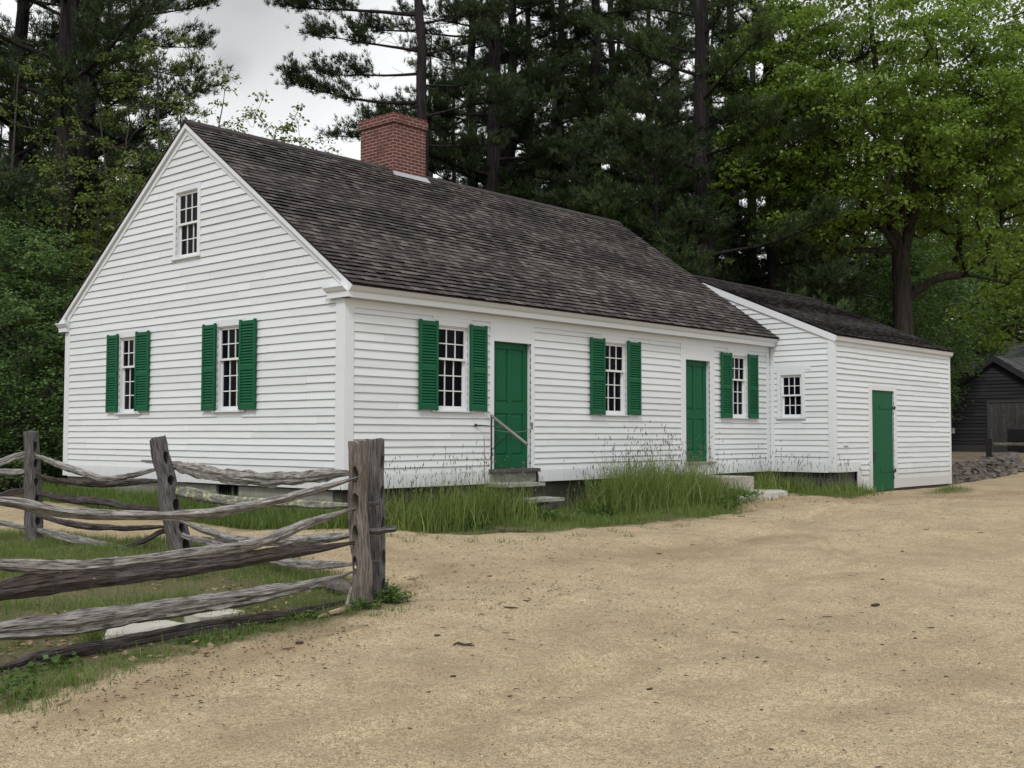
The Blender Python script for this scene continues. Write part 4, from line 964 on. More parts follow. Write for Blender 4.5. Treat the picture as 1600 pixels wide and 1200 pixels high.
# run D: on past the far post, off the left edge
rail(DD, [(-40, 734), (0, 722), (22, 713), (50, 706)], [12, 12, 11, 7], 'grey_rail', 21); rail(DD, [(-40, 738), (0, 738), (25, 738), (50, 735)], [10, 11, 10, 6], 'grey_rail', 22)
rail(DD, [(-40, 782), (0, 775), (20, 768), (50, 765)], [12, 11, 9, 6], 'dark_rail', 23); rail(DD, [(-40, 814), (0, 817), (25, 822), (50, 826)], [8, 9, 8, 6], 'grey_rail', 24)
def fpost(base, top, w0, w1, holes, axis, mat, seed, round_=False, wav=.0, vcol=.2, hole_w=.055, notch=()):
    """upright with mortises cut right through along axis; holes = [(height, tall)]"""
    R = np.random.default_rng(seed); base = np.array(base); top = np.array(top); K = 20; n = 46; ang = np.linspace(0, 2 * math.pi, K, endpoint=False)
    ax = np.array(axis, float); ax /= np.linalg.norm(ax); t_ = top - base; Ht = np.linalg.norm(t_); t_ /= Ht; e1 = np.cross(t_, ax); e1 /= np.linalg.norm(e1); e2 = np.cross(e1, t_) * -1
    V = np.zeros((n, K, 3)); rb_ = R.uniform(.92, 1.08, K); b0 = base - t_ * .25; gr_ = [int(q_) for q_ in R.integers(0, K, 5)]
    for i in range(n):
        s = i / (n - 1); h = s * (Ht + .25); w = (w0 + (w1 - w0) * s) / 2
        r = rb_ * (1 + .10 * (vnoise(h * 5, np.arange(K) * .5, seed, 5) - .5) + .05 * (vnoise(h * 16, np.arange(K), seed, 6) - .5) + .06 * (vnoise(h * .8, np.arange(K) * 2.1, seed, 7) - .5))
        for gk in gr_: r[gk] *= 1 - .13 * float(np.clip((vnoise(h * 2.2, gk, seed, 12) - .35) * 6, 0, 1))
        ca, sa = np.cos(ang), np.sin(ang); k = np.ones(K) if round_ else 1 / np.maximum(np.abs(ca), np.abs(sa)) ** .6
        wv = wav * (vnoise(h * 3.4, 0, seed, 2) - .5) * 2
        V[i] = b0 + t_ * h + e1 * wv * .5 + e1[None] * (ca * k * r * w * (1 - abs(wv) * 1.4))[:, None] + e2[None] * (sa * k * r * w)[:, None]
        if i == n - 1: V[i] += t_ * ((vnoise(np.arange(K) * .6, seed, 0, 2) - .5) * .03)[:, None]
    bm = bmesh.new(); vs_ = [[bm.verts.new(p - base) for p in ring] for ring in V]; uvl = bm.loops.layers.uv.new('UVMap')
    def F(vv, uu):
        f = bm.faces.new(vv)
        for l, u in zip(f.loops, uu): l[uvl].uv = u
        f.smooth = True
    for i in range(n - 1):
        for k in range(K):
            k2 = (k + 1) % K; F((vs_[i][k], vs_[i][k2], vs_[i + 1][k2], vs_[i + 1][k]), [(i * .035, k * .03), (i * .035, k * .03 + .03), (i * .035 + .035, k * .03 + .03), (i * .035 + .035, k * .03)])
    F(vs_[0][::-1], [(0, 0)] * K); F(vs_[-1], [(.05 * math.cos(a), .05 * math.sin(a)) for a in ang])
    bmesh.ops.recalc_face_normals(bm, faces=bm.faces)
    me = bpy.data.meshes.new('post'); bm.to_mesh(me); bm.free()
    po = bpy.data.objects.new('post', me); COL.objects.link(po)
    cb = bmesh.new()
    for (hz, tall, *off) in holes:
        o_ = off[0] if off else 0.0; c = t_ * hz + e1 * o_; ring = []; hw = hole_w / 2 * R.uniform(.9, 1.2)
        rings = []
        for s in (-1, 1):
            rr = []
            for a in np.linspace(0, 2 * math.pi, 14, endpoint=False):
                fl = 1.25 if s == -1 else 1.0
                jr = 1 + .35 * (float(vnoise(a * 1.3 + hz * 9, seed, s)) - .5); rr.append(cb.verts.new(c + e2 * s * .30 + (e1 * math.cos(a) * hw + t_ * math.sin(a) * tall / 2) * fl * jr))
            rings.append(rr)
        for k in range(14): cb.faces.new((rings[0][k], rings[0][(k + 1) % 14], rings[1][(k + 1) % 14], rings[1][k]))
        cb.faces.new(rings[0][::-1]); cb.faces.new(rings[1])
    bmesh.ops.recalc_face_normals(cb, faces=cb.faces); cm = bpy.data.meshes.new('cut'); cb.to_mesh(cm); cb.free()
    co_ = bpy.data.objects.new('cut', cm); COL.objects.link(co_)
    md = po.modifiers.new('b', 'BOOLEAN'); md.operation = 'DIFFERENCE'; md.object = co_; md.solver = 'EXACT'
    bpy.context.view_layer.update(); dg = bpy.context.evaluated_depsgraph_get(); m2 = bpy.data.meshes.new_from_object(po.evaluated_get(dg))
    bpy.data.objects.remove(po); bpy.data.objects.remove(co_); bpy.data.meshes.remove(cm)
    m2.name = 'post'; m2.transform(Matrix.Translation(Vector(base - ORG[fence.name])))
    a = m2.attributes.new('v', 'FLOAT', 'FACE'); a.data.foreach_set('value', [vcol] * len(m2.polygons)); m2.materials.clear()
    try: m2.set_sharp_from_angle(angle=math.radians(22))
    except Exception: pass
    return link_mesh('post', m2, MAT[mat], fence)
hz = lambda zz, b0: [(z - b0, .15) for z in zz]
fpost(bz(563, 948, 9.95), bz(562, 690, 9.95), .165, .150, [(z + .73, .15, .0) for z in (.44, .20, -.08, -.36)], (1, .22, 0), 'post_brown', 3, wav=.075, hole_w=.06)
fpost(bz(588, 938, 10.36), bz(586.5, 687, 10.36), .165, .168, [(z + .74, .14, 0) for z in (.52, .24, -.05, -.34, -.60)], (-.28, 1, 0), 'post_grey', 4, round_=True, hole_w=.05, vcol=.0)
fpost(bz(283, 862, 13.55), bz(246, 684, 13.6), .29, .185, [(1.13, .16), (.86, .12), (.55, .17), (.28, .12), (.06, .15)], (-.1, 1, 0), 'post_grey', 5, wav=.04, hole_w=.085, vcol=.1)
fpost(bz(54, 852, 15.2), bz(49, 674, 15.2), .215, .165, [(1.33, .14), (1.10, .12), (.85, .12), (.62, .13), (.33, .13)], (-.1, 1, 0), 'post_grey', 6, hole_w=.06)
# the log along the ground and loose pieces
P = [bz(x, y, DA(x) + .02) for x, y in ((-90, 1072), (0, 1050), (90, 1022), (180, 1006), (290, 984), (400, 966), (470, 955), (545, 938))]
beam('ground_log', P, [.10, .10, .09, .085, .08, .075, .06, .05], 'dark_rail', None, 31, label='long dark rotting log lying on the ground below the near rails', cat='log', vcol=.5)
beam('broken_stick', [ghit(497, 968) + [0, 0, .02], ghit(530, 960) + [0, 0, .03], ghit(556, 951) + [0, 0, .03]], [.03, .045, .03], 'driftwood', None, 32, label='pale broken stick on the sand at foot of corner post', cat='stick', end=.6)
beam('broken_stick', [bz(542, 947, 9.6), bz(545, 932, 9.65), bz(549, 918, 9.7)], [.035, .035, .03], 'grey_rail', None, 33, label='short grey splinter leaning upright against the corner post', cat='stick', end=.8)
def flat_stone(poly, th, mat, label, seed, lift=0, zpl=None):
    P = np.array([ghit(*p) if zpl is None else bp(*p, 2, zpl) for p in poly]); c = P.mean(0); P = P - c; bm = bmesh.new()
    top = [bm.verts.new((p[0] * .93, p[1] * .93, th + lift + random.Random(seed + i).uniform(-.012, .012))) for i, p in enumerate(P)]; bot = [bm.verts.new((p[0], p[1], -.05 if zpl is None else -.2)) for p in P]; cen = bm.verts.new((0, 0, th + lift + .012))
    n = len(P)
    for i in range(n): bm.faces.new((top[i], top[(i + 1) % n], cen)); bm.faces.new((bot[i], bot[(i + 1) % n], top[(i + 1) % n], top[i]))
    bm.faces.new(bot[::-1]); bmesh.ops.recalc_face_normals(bm, faces=bm.faces)
    bmesh.ops.subdivide_edges(bm, edges=bm.edges, cuts=2, use_grid_fill=True)
    for v in bm.verts: v.co.z += (float(vnoise(v.co.x * 9, v.co.y * 9, seed)) - .5) * .02; v.co.x += (float(vnoise(v.co.y * 12, v.co.z * 12, seed + 3)) - .5) * .02
    me = bpy.data.meshes.new('flat_stone'); bm.to_mesh(me); bm.free(); a = me.attributes.new('v', 'FLOAT', 'FACE'); a.data.foreach_set('value', [.1] * len(me.polygons))
    return tag(link_mesh('flat_stone', me, MAT[mat], None, c), label, 'stone')
flat_stone([(158, 1006), (165, 992), (200, 984), (236, 976), (262, 978), (296, 984), (262, 995), (215, 1003)], .06, 'pale_stone', 'broad pale flat stone beneath the lowest near rail', 1)
flat_stone([(285, 972), (320, 962), (360, 957), (386, 962), (350, 972), (310, 980)], .05, 'pale_stone', 'smaller grey flat stone right of the broad pale one', 2)
flat_stone([(1112, 769), (1126, 764), (1206, 763), (1234, 768), (1206, 773), (1156, 777)], .01, 'pale_stone', 'flat pale stone slab lying before the concrete block step', 7, zpl=-.355)
rock('stone', ghit(530, 926) + np.array([0, 0, .05]), (.34, .22, .16), .4, 'field_stone', 61, 'grey stone in the grass just left of the corner post', 'stone')

# ------------------------------------------------------------------ foliage generators (numpy)
def leaves_mesh(name, C_, N_, size, k, seed, spread=.6, droop=.5, var=None, shape='kite', inst_mat='maple_leaf'):
    """k leaves around each twig tip C_; N_ = twig direction. Every leaf is one small folded kite"""
    R = np.random.default_rng(seed); n = len(C_) * k
    C2 = np.repeat(C_, k, 0); D = np.repeat(N_, k, 0)
    az = R.uniform(0, 2 * math.pi, n); out = np.stack([np.cos(az), np.sin(az), R.uniform(-droop, .35, n)], 1) + D * .35
    out /= np.linalg.norm(out, axis=1)[:, None]
    s = size * R.uniform(.6, 1.25, n)
    base = C2 + R.normal(0, spread * size, (n, 3)) + out * (s * .35)[:, None]
    side = np.cross(out, R.normal(0, .45, (n, 3)) + np.array([0, 0, 1.])); side /= np.linalg.norm(side, axis=1)[:, None] + 1e-9
    nrm = np.cross(side, out)
    tip = base + out * s[:, None] + np.array([0, 0, -1.]) * (s * droop * .45)[:, None]
    mid = base + out * (s * .45)[:, None]; w = (s * .42)[:, None]
    V = np.stack([base, mid + side * w - nrm * w * .25, tip, mid - side * w - nrm * w * .25], 1).reshape(-1, 3)
    loops = np.arange(n * 4); var = np.repeat(R.uniform(0, 1, len(C_)), k) * .6 + R.uniform(0, .4, n)
    return raw_mesh(name, V, loops, np.full(n, 4), {'v': ('FACE', var)})
def needles_mesh(name, C_, N_, size, k, seed, width=.05, var=None):
    R = np.random.default_rng(seed); n = len(C_) * k; C2 = np.repeat(C_, k, 0); D = np.repeat(N_, k, 0)
    d = D * .75 + R.normal(0, .55, (n, 3)) + np.array([0, 0, .22]); d /= np.linalg.norm(d, axis=1)[:, None]
    s = (size * R.uniform(.65, 1.2, n))[:, None]; side = np.cross(d, R.normal(0, 1, (n, 3))); side /= np.linalg.norm(side, axis=1)[:, None] + 1e-9
    b0 = C2 + R.normal(0, size * .12, (n, 3)); w = size * width
    V = np.stack([b0 - side * w, b0 + side * w, b0 + d * s], 1).reshape(-1, 3)
    v = (np.repeat(R.uniform(0, 1, len(C_)), k) * .6 + R.uniform(0, .4, n)) if var is None else np.clip(np.repeat(var, k) * .75 + R.uniform(0, .25, n), 0, 1)
    return raw_mesh(name, V, np.arange(n * 3), np.full(n, 3), {'v': ('FACE', v)})
def tubes_mesh(name, lines, K=6):
    """lines: list of (points, radii)"""
    Vs = []; Ls = []; o = 0
    for P, r in lines:
        P = np.asarray(P, float); r = np.asarray(r, float); n = len(P); K_ = K if r[0] > .03 else 4 if r[0] > .012 else 3
        if r[0] > .12: K_ = 14
        T_ = np.gradient(P, axis=0); T_ /= np.linalg.norm(T_, axis=1)[:, None] + 1e-9
        h = np.where(np.abs(T_[:, 2:3]) < .9, np.array([[0, 0, 1.]]), np.array([[1., 0, 0]])); e1 = np.cross(T_, h); e1 /= np.linalg.norm(e1, axis=1)[:, None]; e2 = np.cross(T_, e1)
        a = np.linspace(0, 2 * math.pi, K_, endpoint=False); rr = r[:, None] * np.ones(K_)
        if r[0] > .12: rr = rr * (1 + .12 * (vnoise(np.arange(K_)[None] * .9, P[:, 2:3] * .35, 0, 5) - .5) + .10 * (vnoise(np.arange(K_)[None] * 2.3, P[:, 2:3] * 1.4, 0, 6) - .5))
        V = P[:, None] + e1[:, None] * (np.cos(a)[None, :, None] * rr[..., None]) + e2[:, None] * (np.sin(a)[None, :, None] * rr[..., None])
        i = np.arange(n - 1)[:, None] * K_; k = np.arange(K_)[None]; k2 = (k + 1) % K_
        q_ = np.stack([i + k, i + k2, i + K_ + k2, i + K_ + k], -1).reshape(-1, 4) + o
        Vs.append(V.reshape(-1, 3)); Ls.append(q_); o += n * K_
    q_ = np.concatenate(Ls); return raw_mesh(name, np.concatenate(Vs), q_, np.full(len(q_), 4), smooth=True)
def wander(R, p, d, length, n, wob, grav=0.0):
    P = [np.array(p, float)]; d = np.array(d, float); d /= np.linalg.norm(d)
    for i in range(n):
        d = d + R.normal(0, wob, 3) + np.array([0, 0, grav]); d /= np.linalg.norm(d); P.append(P[-1] + d * length / n)
    return np.array(P), d

def pine_mesh(seed, H, r0, zlo, Lmax, nbr, lean=(0, 0), density=1.0, extra=(), bare=.5, sparse_low=.0, size=.17, kk=9, one_side=None):
    """trunk, limbs and needle tufts of a white pine: level plates of foliage on long limbs"""
    R = np.random.default_rng(seed); n = 26; zs = np.linspace(0, H, n)
    TP = np.stack([np.cumsum(R.normal(0, .035, n)) + lean[0] * zs, np.cumsum(R.normal(0, .035, n)) + lean[1] * zs, zs - .3], 1)
    rad = r0 * (1 - zs / H) ** .75 + .02; rad[0] *= 1.25
    lines = [(TP, rad)]; C_ = []; N_ = []; Vv = []
    brs = []
    for i in range(nbr):
        z = zlo + (H - zlo) * ((i + R.uniform(0, 1)) / nbr) ** .95; f = (z - zlo) / (H - zlo)
        Lb = Lmax * (1 - f) ** .7 * R.uniform(.55, 1.1) + .5
        a_ = i * 2.4 + R.uniform(-.6, .6)
        if one_side is not None and R.random() < .6: a_ = one_side + R.normal(0, .6)
        brs.append((z, a_, Lb, R.uniform(-.18, .14) + .25 * f, R.uniform(.7, 1.0) if R.random() > sparse_low * (1 - f) else .25))
    brs += list(extra)
    for (z, a_, Lb, rise, dens) in brs:
        p0 = np.array([np.interp(z, TP[:, 2], TP[:, k]) for k in range(3)]); d = np.array([math.cos(a_), math.sin(a_), rise])
        m_ = max(6, int(Lb * 3)); P, _ = wander(R, p0, d, Lb, m_, .055, .012); rb_ = max(.018, .022 * Lb ** 1.0 * .8)
        lines.append((P, np.linspace(rb_, .008, m_ + 1)))
        side = np.array([-math.sin(a_), math.cos(a_), 0]); ns = int(Lb / .16 * density)
        for j in range(ns):
            s = R.uniform(bare * .75, 1) if j > 2 else 1.0; idx_ = s * m_; i0 = min(int(idx_), m_ - 1); q_ = P[i0] + (P[i0 + 1] - P[i0]) * (idx_ - i0)
            if R.random() > dens: continue
            fw_ = (P[i0 + 1] - P[i0]); fw_ /= np.linalg.norm(fw_); sg = 1 if j % 2 else -1
            dd = fw_ * R.uniform(.45, 1.1) + side * sg * R.uniform(.25, 1.0) + np.array([0, 0, R.uniform(.0, .55)])
            l2 = Lb * .24 * (1.15 - s * .45) * R.uniform(.5, 1.3) + .18
            Q, _ = wander(R, q_, dd, l2, 4, .10, .05); lines.append((Q, np.linspace(.010, .004, 5)))
            nt = max(3, int(l2 / .075))
            tt = R.uniform(.15, 1.0, nt); tt[0] = 1
            ii = np.minimum((tt * 4).astype(int), 3); pp = Q[ii] + (Q[ii + 1] - Q[ii]) * (tt * 4 - ii)[:, None]
            jit = R.normal(0, 1, (nt, 3)) * np.array([.09, .09, .06]); pp = pp + jit + np.array([0, 0, .03])
            dr = (Q[ii + 1] - Q[ii]); dr /= np.linalg.norm(dr, axis=1)[:, None]
            C_.append(pp); N_.append(dr + np.array([0, 0, .3])); Vv.append(np.full(nt, R.uniform(0, 1) ** 1.4))
        # dead twigs inside
        for j in range(int(Lb * 1.4)):
            s = R.uniform(.1, bare + .1); i0 = min(int(s * m_), m_ - 1); Q, _ = wander(R, P[i0], np.array([math.cos(a_ + R.normal(0, .9)), math.sin(a_ + R.normal(0, .9)), R.uniform(-.3, .4)]), R.uniform(.3, .9), 4, .2, 0)
            lines.append((Q, np.linspace(.008, .003, 5)))
    C_ = np.concatenate(C_); N_ = np.concatenate(N_); Vv = np.concatenate(Vv)
    return tubes_mesh('trunk', lines), needles_mesh('crown', C_, N_, size, kk, seed + 1, .055, Vv), len(C_)

def tree(name, meshes, loc, mats, label, cat, group=None, rz=0.0, sc=1.0):
    r = empty(name, loc, label, cat, group); r.rotation_euler = (0, 0, rz); r.scale = (sc, sc, sc)
    for nm, me_, mt in zip(('trunk', 'crown'), meshes, mats):
        if not me_.materials: me_.materials.append(MAT[mt])
        o = bpy.data.objects.new(nm, me_); COL.objects.link(o); o.parent = r
    return r
def at(px, depth, dz=0.0):
    """ground point in the column of the photo at px, a given distance off"""
    P = bz(px, 680, depth); return (P[0], P[1], float(gz(P[0], P[1])) + dz)
CAMANG = math.atan2(-CR[1], -CR[0])                     # azimuth of photo-left

# ---- pines
NM = ('pine_bark', 'pine_needle'); NB = ('pine_bark', 'pine_needle_bright')
def lft(h, L_, rise=0.0, dens=1.0, da=0.0): return (h, CAMANG + da, L_, rise, dens)
zz = lambda py, dep: .78 + (680 - py) / FPX * dep + .35    # height above ground of a photo row at that depth
D0 = 34
hero = pine_mesh(101, 24, .23, 14.6, 4.4, 20, extra=[lft(zz(6, D0), 4.0, .02, 1.0, .1), lft(zz(30, D0), 2.4, .05, 1.0, -.5), lft(zz(64, D0), 3.1, .03, 1.0, .12), lft(zz(100, D0), 2.9, -.06), lft(zz(146, D0), 3.9, -.02, 1.0, .1), lft(zz(152, D0), 1.7, -.1, 1.0, -.5), lft(zz(200, D0), 2.6, -.04), lft(zz(175, D0), 1.7, -.12, 1.0, .5), (zz(20, D0), CAMANG + 3.0, 2.5, .1, .9), (zz(70, D0), CAMANG + 2.8, 2.2, .1, .9), (zz(120, D0), CAMANG + 3.0, 2.5, .0, .9), (zz(170, D0), CAMANG + 2.6, 2.8, .0, .9), (zz(215, D0), CAMANG + 3.0, 2.3, -.1, .9)], density=2.0, bare=.58, kk=12)
tree('pine_tree', hero, at(657, D0), NM, 'slim dark pine directly behind the brick chimney, its level branches reaching left over the sky', 'pine tree')
PV = [pine_mesh(111, 25, .34, 5.0, 4.4, 50, density=1.55, bare=.35, kk=11, size=.19), pine_mesh(112, 23, .27, 6.0, 3.8, 46, density=1.6, bare=.34, kk=11, size=.19), pine_mesh(113, 26, .38, 3.2, 4.8, 58, density=1.6, bare=.35, kk=11, size=.19), pine_mesh(114, 20, .20, 2.5, 3.0, 56, density=2.0, bare=.3, kk=11, size=.18)]
YP = pine_mesh(115, 12.5, .13, 1.2, 3.0, 64, density=2.3, bare=.22, kk=12, size=.17)
print('pine tufts', [p[2] for p in PV], hero[2], YP[2])
for (px, dep, v, rz, sc, label) in (
    (735, 40, 1, .3, 1.0, 'dark pine trunk just right of the chimney against the sky'),
    (774, 38, 0, 1.7, 1.0, 'tall thick pine, left one of the close pair above the roof ridge'),
    (798, 40, 1, 2.9, 1.05, 'tall pine leaning at the shoulder of the thick pine above the ridge'),
    (822, 44, 3, 4.0, 1.15, 'thin straight pine just right of the close pair above the ridge'),
    (881, 42, 3, .9, 1.2, 'thin pine with a pale lichen patch on its trunk above the ridge'),
    (936, 41, 2, 2.2, .95, 'dense green pine above the middle of the roof ridge'),
    (962, 46, 1, 5.0, 1.1, 'dark pine half hidden behind the dense one over the ridge'),
    (1010, 43, 3, 3.3, 1.1, 'pine with short limbs over the right end of the main roof'),
    (1096, 36, 2, 4.4, 1.0, 'big dark pine trunk rising behind the join of house and wing'),
    (1152, 44, 0, .2, 1.0, 'pine in the gap between big trunk and bright maple'),
    (1211, 38, 3, 1.0, 1.25, 'pine whose straight trunk stands behind the wing roof'),
    (88, 29.5, 0, 3.4, 1.05, 'thick pine trunk left of the gable, the left one of two'),
    (126, 31.5, 2, 4.6, 1.0, 'thick pine trunk left of the gable, nearer the wall of the two'),
    (20, 33, 1, 3.5, 1.1, 'dark pine at the far left edge behind the bush'),
    (160, 42, 3, 5.2, 1.0, 'slim pine behind the left slope of the gable')):
    tree('pine_tree', PV[v][:2], at(px, dep), NM if v != 2 else NB, label, 'pine tree', rz=rz, sc=sc)
for (px, dep, sc, rz, label) in (
    (905, 36, .86, .4, 'young bushy pine standing out green above the middle of the ridge'),
    (1012, 35, 1.02, 2.5, 'young bushy pine above the right end of the main ridge'),
    (715, 37, .66, 1.2, 'low bushy pine just right of the chimney over the ridge'),
    (1065, 40, .92, 5.0, 'young pine tucked left of the big trunk behind the wing'),
    (1160, 40, .75, 3.0, 'low dark pine between the big trunk and the maple'),
    (1275, 42, .72, .9, 'low dark pine below the maple crown behind the wing'),
    (30, 34, 1.1, 2.0, 'bushy dark pine behind the bush at the left edge'),
    (170, 36, .9, 4.4, 'bushy pine behind the left eave of the gable')):
    tree('pine_tree', YP[:2], at(px, dep), NM, label, 'pine tree', rz=rz, sc=sc)
# a wood of pines further back
R_ = np.random.default_rng(5); k = 0
for i in range(31):
    px = -160 + i * 63 + R_.uniform(-25, 25); dep = R_.uniform(48, 72)
    if 1440 < px: dep = R_.uniform(84, 100)
    sc = R_.uniform(.8, 1.15)
    if 250 < px < 640: dep = R_.uniform(66, 80); sc = .40
    tree('pine_tree', PV[int(R_.integers(0, 4))][:2], at(px, dep, -.3 if sc > .5 else -1), NM, 'dark pine in the wood far behind the buildings', 'pine tree', 'pines in the wood far behind the buildings', rz=R_.uniform(0, 6.28), sc=sc)

# ---- broadleaf
def crown_tree(seed, trunk, tr0, blobs, npad, padr, leaf, per_pad, droop=.6, flat=.45, rk=.0075, rexp=.5, extra=(), shell=.55, step=.35, nleafk=1, bushy=False):
    """trunk polyline(s); leaf pads fill the blobs (centre, radii) and each is joined to the nearest limb"""
    R = np.random.default_rng(seed); N = []; PA = []; base_r = []; seg = []
    def add(p, par, r=0.0): N.append(np.array(p, float)); PA.append(par); base_r.append(r); return len(N) - 1
    for T_ in trunk:
        P = catmull(T_[1], 6); par = -1 if T_[0] < 0 else T_[0]
        if T_[0] >= 0: par = int(np.argmin([np.linalg.norm(q_ - P[0]) for q_ in N]))
        for i, p in enumerate(P):
            if i == 0 and par >= 0: continue
            par = add(p, par, T_[2] + (T_[3] - T_[2]) * i / (len(P) - 1))
    V_ = np.array([b[1][0] * b[1][1] * b[1][2] for b in blobs]); pads = []
    cnts = (npad * V_ / V_.sum()).astype(int)
    for (c, r), m_ in zip(blobs, cnts):
        d = R.normal(0, 1, (m_, 3)); d /= np.linalg.norm(d, axis=1)[:, None]; rr = R.uniform(shell ** 3, 1, m_) ** (1 / 3.)
        lump = .80 + .42 * vnoise(d[:, 0] * 2.2 + seed, d[:, 1] * 2.2, d[:, 2] * 2.2, seed)
        pads.append(np.array(c) + d * (rr * lump)[:, None] * np.array(r))
    pads = np.concatenate(pads); root = np.array(trunk[0][1][-1]) * np.array([1, 1, .8]); pads = pads[np.argsort(np.linalg.norm(pads - root, axis=1))]
    ends = []
    for p in pads:
        A_ = np.array(N); dv = p - A_; dist_ = np.linalg.norm(dv, axis=1); pen = dist_ + .9 * np.maximum(0, A_[:, 2] - p[2] + .1) + (.6 * np.maximum(0, 1.2 - A_[:, 2]) if not bushy else 0)
        i0 = int(np.argmin(pen)); L_ = dist_[i0]; m_ = max(1, int(L_ / step)); par = i0; off = R.normal(0, .12 * L_, 3)
        for k_ in range(1, m_ + 1):
            t_ = k_ / m_; q_ = A_[i0] + (p - A_[i0]) * t_ + off * math.sin(math.pi * t_) + np.array([0, 0, -.10 * L_ * math.sin(math.pi * t_)]); par = add(q_, par)
        ends.append(par)
    w = np.zeros(len(N)); w[ends] += 1
    for i in range(len(N) - 1, -1, -1):
        if PA[i] >= 0: w[PA[i]] += w[i]
    rad = np.maximum(np.maximum(rk * np.maximum(w, .3) ** rexp, .005), np.array(base_r)); kids = {}
    for i, p in enumerate(PA): kids.setdefault(p, []).append(i)
    lines = []; stack = [(-1, c) for c in kids[-1]]
    while stack:
        par, i = stack.pop(); P = [N[par]] if par >= 0 else []; r = [min(rad[par], rad[i] * 1.15)] if par >= 0 else []
        while True:
            P.append(N[i]); r.append(rad[i]); ch_ = kids.get(i, [])
            if not ch_: break
            ch_ = sorted(ch_, key=lambda c: -rad[c]); stack += [(i, c) for c in ch_[1:]]; i = ch_[0]
        if len(P) > 1: lines.append((np.array(P), np.array(r)))
    # leaves: each pad an umbrella of drooping leaves, a few twigs inside
    n = len(pads); pr = padr * R.uniform(.6, 1.3, n); m_ = per_pad; a = R.uniform(0, 2 * math.pi, (n, m_)); q_ = R.uniform(0, 1, (n, m_)) ** .5
    sub = R.normal(0, .16, (n, m_, 3)) * pr[:, None, None]
    C_ = pads[:, None] + np.stack([np.cos(a) * q_ * pr[:, None], np.sin(a) * q_ * pr[:, None], (1 - q_ ** 2) * pr[:, None] * flat - pr[:, None] * .15], -1) + sub * np.array([1, 1, .7])
    D_ = np.stack([np.cos(a) * q_, np.sin(a) * q_, .25 - .5 * q_], -1)
    for i in range(0, n):
        for k_ in range(2):
            a_ = R.uniform(0, 6.28); l_ = pr[i] * .8; lines.append((np.array([pads[i] - [0, 0, .1], pads[i] + [math.cos(a_) * l_ * .5, math.sin(a_) * l_ * .5, .05], pads[i] + [math.cos(a_) * l_, math.sin(a_) * l_, 0]]), np.array([.006, .005, .003])))
    C_ = C_.reshape(-1, 3); D_ = D_.reshape(-1, 3)
    return tubes_mesh('trunk', lines), leaves_mesh('crown', C_, D_, leaf, nleafk, seed + 3, .25, droop), len(C_) * nleafk
D1 = 36
lv = np.array([math.cos(CAMANG), math.sin(CAMANG), 0]); bk_ = np.array([CF[0], CF[1], 0])
def LP(l, b_, z): return tuple(lv * l + bk_ * b_ + np.array([0, 0, z]))     # left in the photo, away, up
mapl = crown_tree(201, [(-1, [(0, 0, -.4), (.02, 0, 2), LP(.0, 0, 5), LP(.05, 0, 7.2)], .36, .27),
    (0, [LP(.05, 0, 7.1), LP(.35, .1, 8.4), LP(.45, .0, 10.5), LP(.8, .2, 14), LP(.9, .2, 16)], .2, .05), (0, [LP(.0, 0, 7.0), LP(-.35, -.1, 8.6), LP(-.5, -.2, 11), LP(-1.2, 0, 15)], .20, .05),
    (0, [LP(.05, 0, 7.0), LP(.7, -.2, 7.9), LP(2.0, -.5, 9.2), LP(4.0, -.8, 10.6)], .13, .04), (0, [LP(-.1, 0, 5.6), LP(-.9, -.4, 6.2), LP(-1.8, -.6, 6.3), LP(-3.0, -.9, 6.0)], .085, .03),
    (0, [LP(-.3, 0, 8.4), LP(-1.6, -.5, 9.4), LP(-3.4, -.7, 10.8)], .12, .04), (0, [LP(.3, 0, 8.4), LP(1.0, 1.5, 10), LP(1.6, 3.2, 12)], .12, .04), (0, [LP(0, 0, 8.0), LP(.3, -1.5, 9.4), LP(.2, -3.0, 11)], .12, .04)],
    .3, [(LP(.6, 0, 12.0), (4.6, 4.6, 5.0)), (LP(2.9, -.3, 10.8), (2.6, 2.6, 2.3)), (LP(-2.6, .2, 10.5), (3.2, 3.2, 3.6)), (LP(-3.4, -.5, 7.0), (1.8, 1.8, 1.2)), (LP(-4.8, 0, 12.5), (2.6, 2.6, 4.0)), (LP(1.5, -1, 8.6), (1.7, 1.7, .9)), (LP(4.7, -.3, 9.9), (1.7, 1.7, 1.4)), (LP(3.9, 0, 13.0), (2.1, 2.1, 2.2)), (LP(3.0, -.4, 8.1), (1.6, 1.6, .9))],
    1010, .58, .125, 105, droop=.8, shell=.35)
print('maple', mapl[2])
tree('maple_tree', mapl[:2], at(1414, D1), ('maple_bark', 'maple_leaf'), 'big bright green maple with forked rough trunk behind the wing roof', 'maple tree')
mp2 = crown_tree(202, [(-1, [(0, 0, -.4), (.1, 0, 3), (.0, .1, 6)], .22, .17), (0, [(0, .1, 5.9), (.4, .2, 8), (.3, .3, 12)], .14, .04), (0, [(0, .1, 5.5), (-.9, .2, 7.5), (-1.6, .3, 10)], .12, .04)],
    .2, [((0, 0, 9.5), (3.8, 3.8, 4.6)), ((1.5, 1, 6.0), (2.6, 2.6, 1.8)), ((-1.8, -.5, 5.5), (2.2, 2.2, 1.5))], 420, .62, .15, 60, droop=.6, shell=.3)
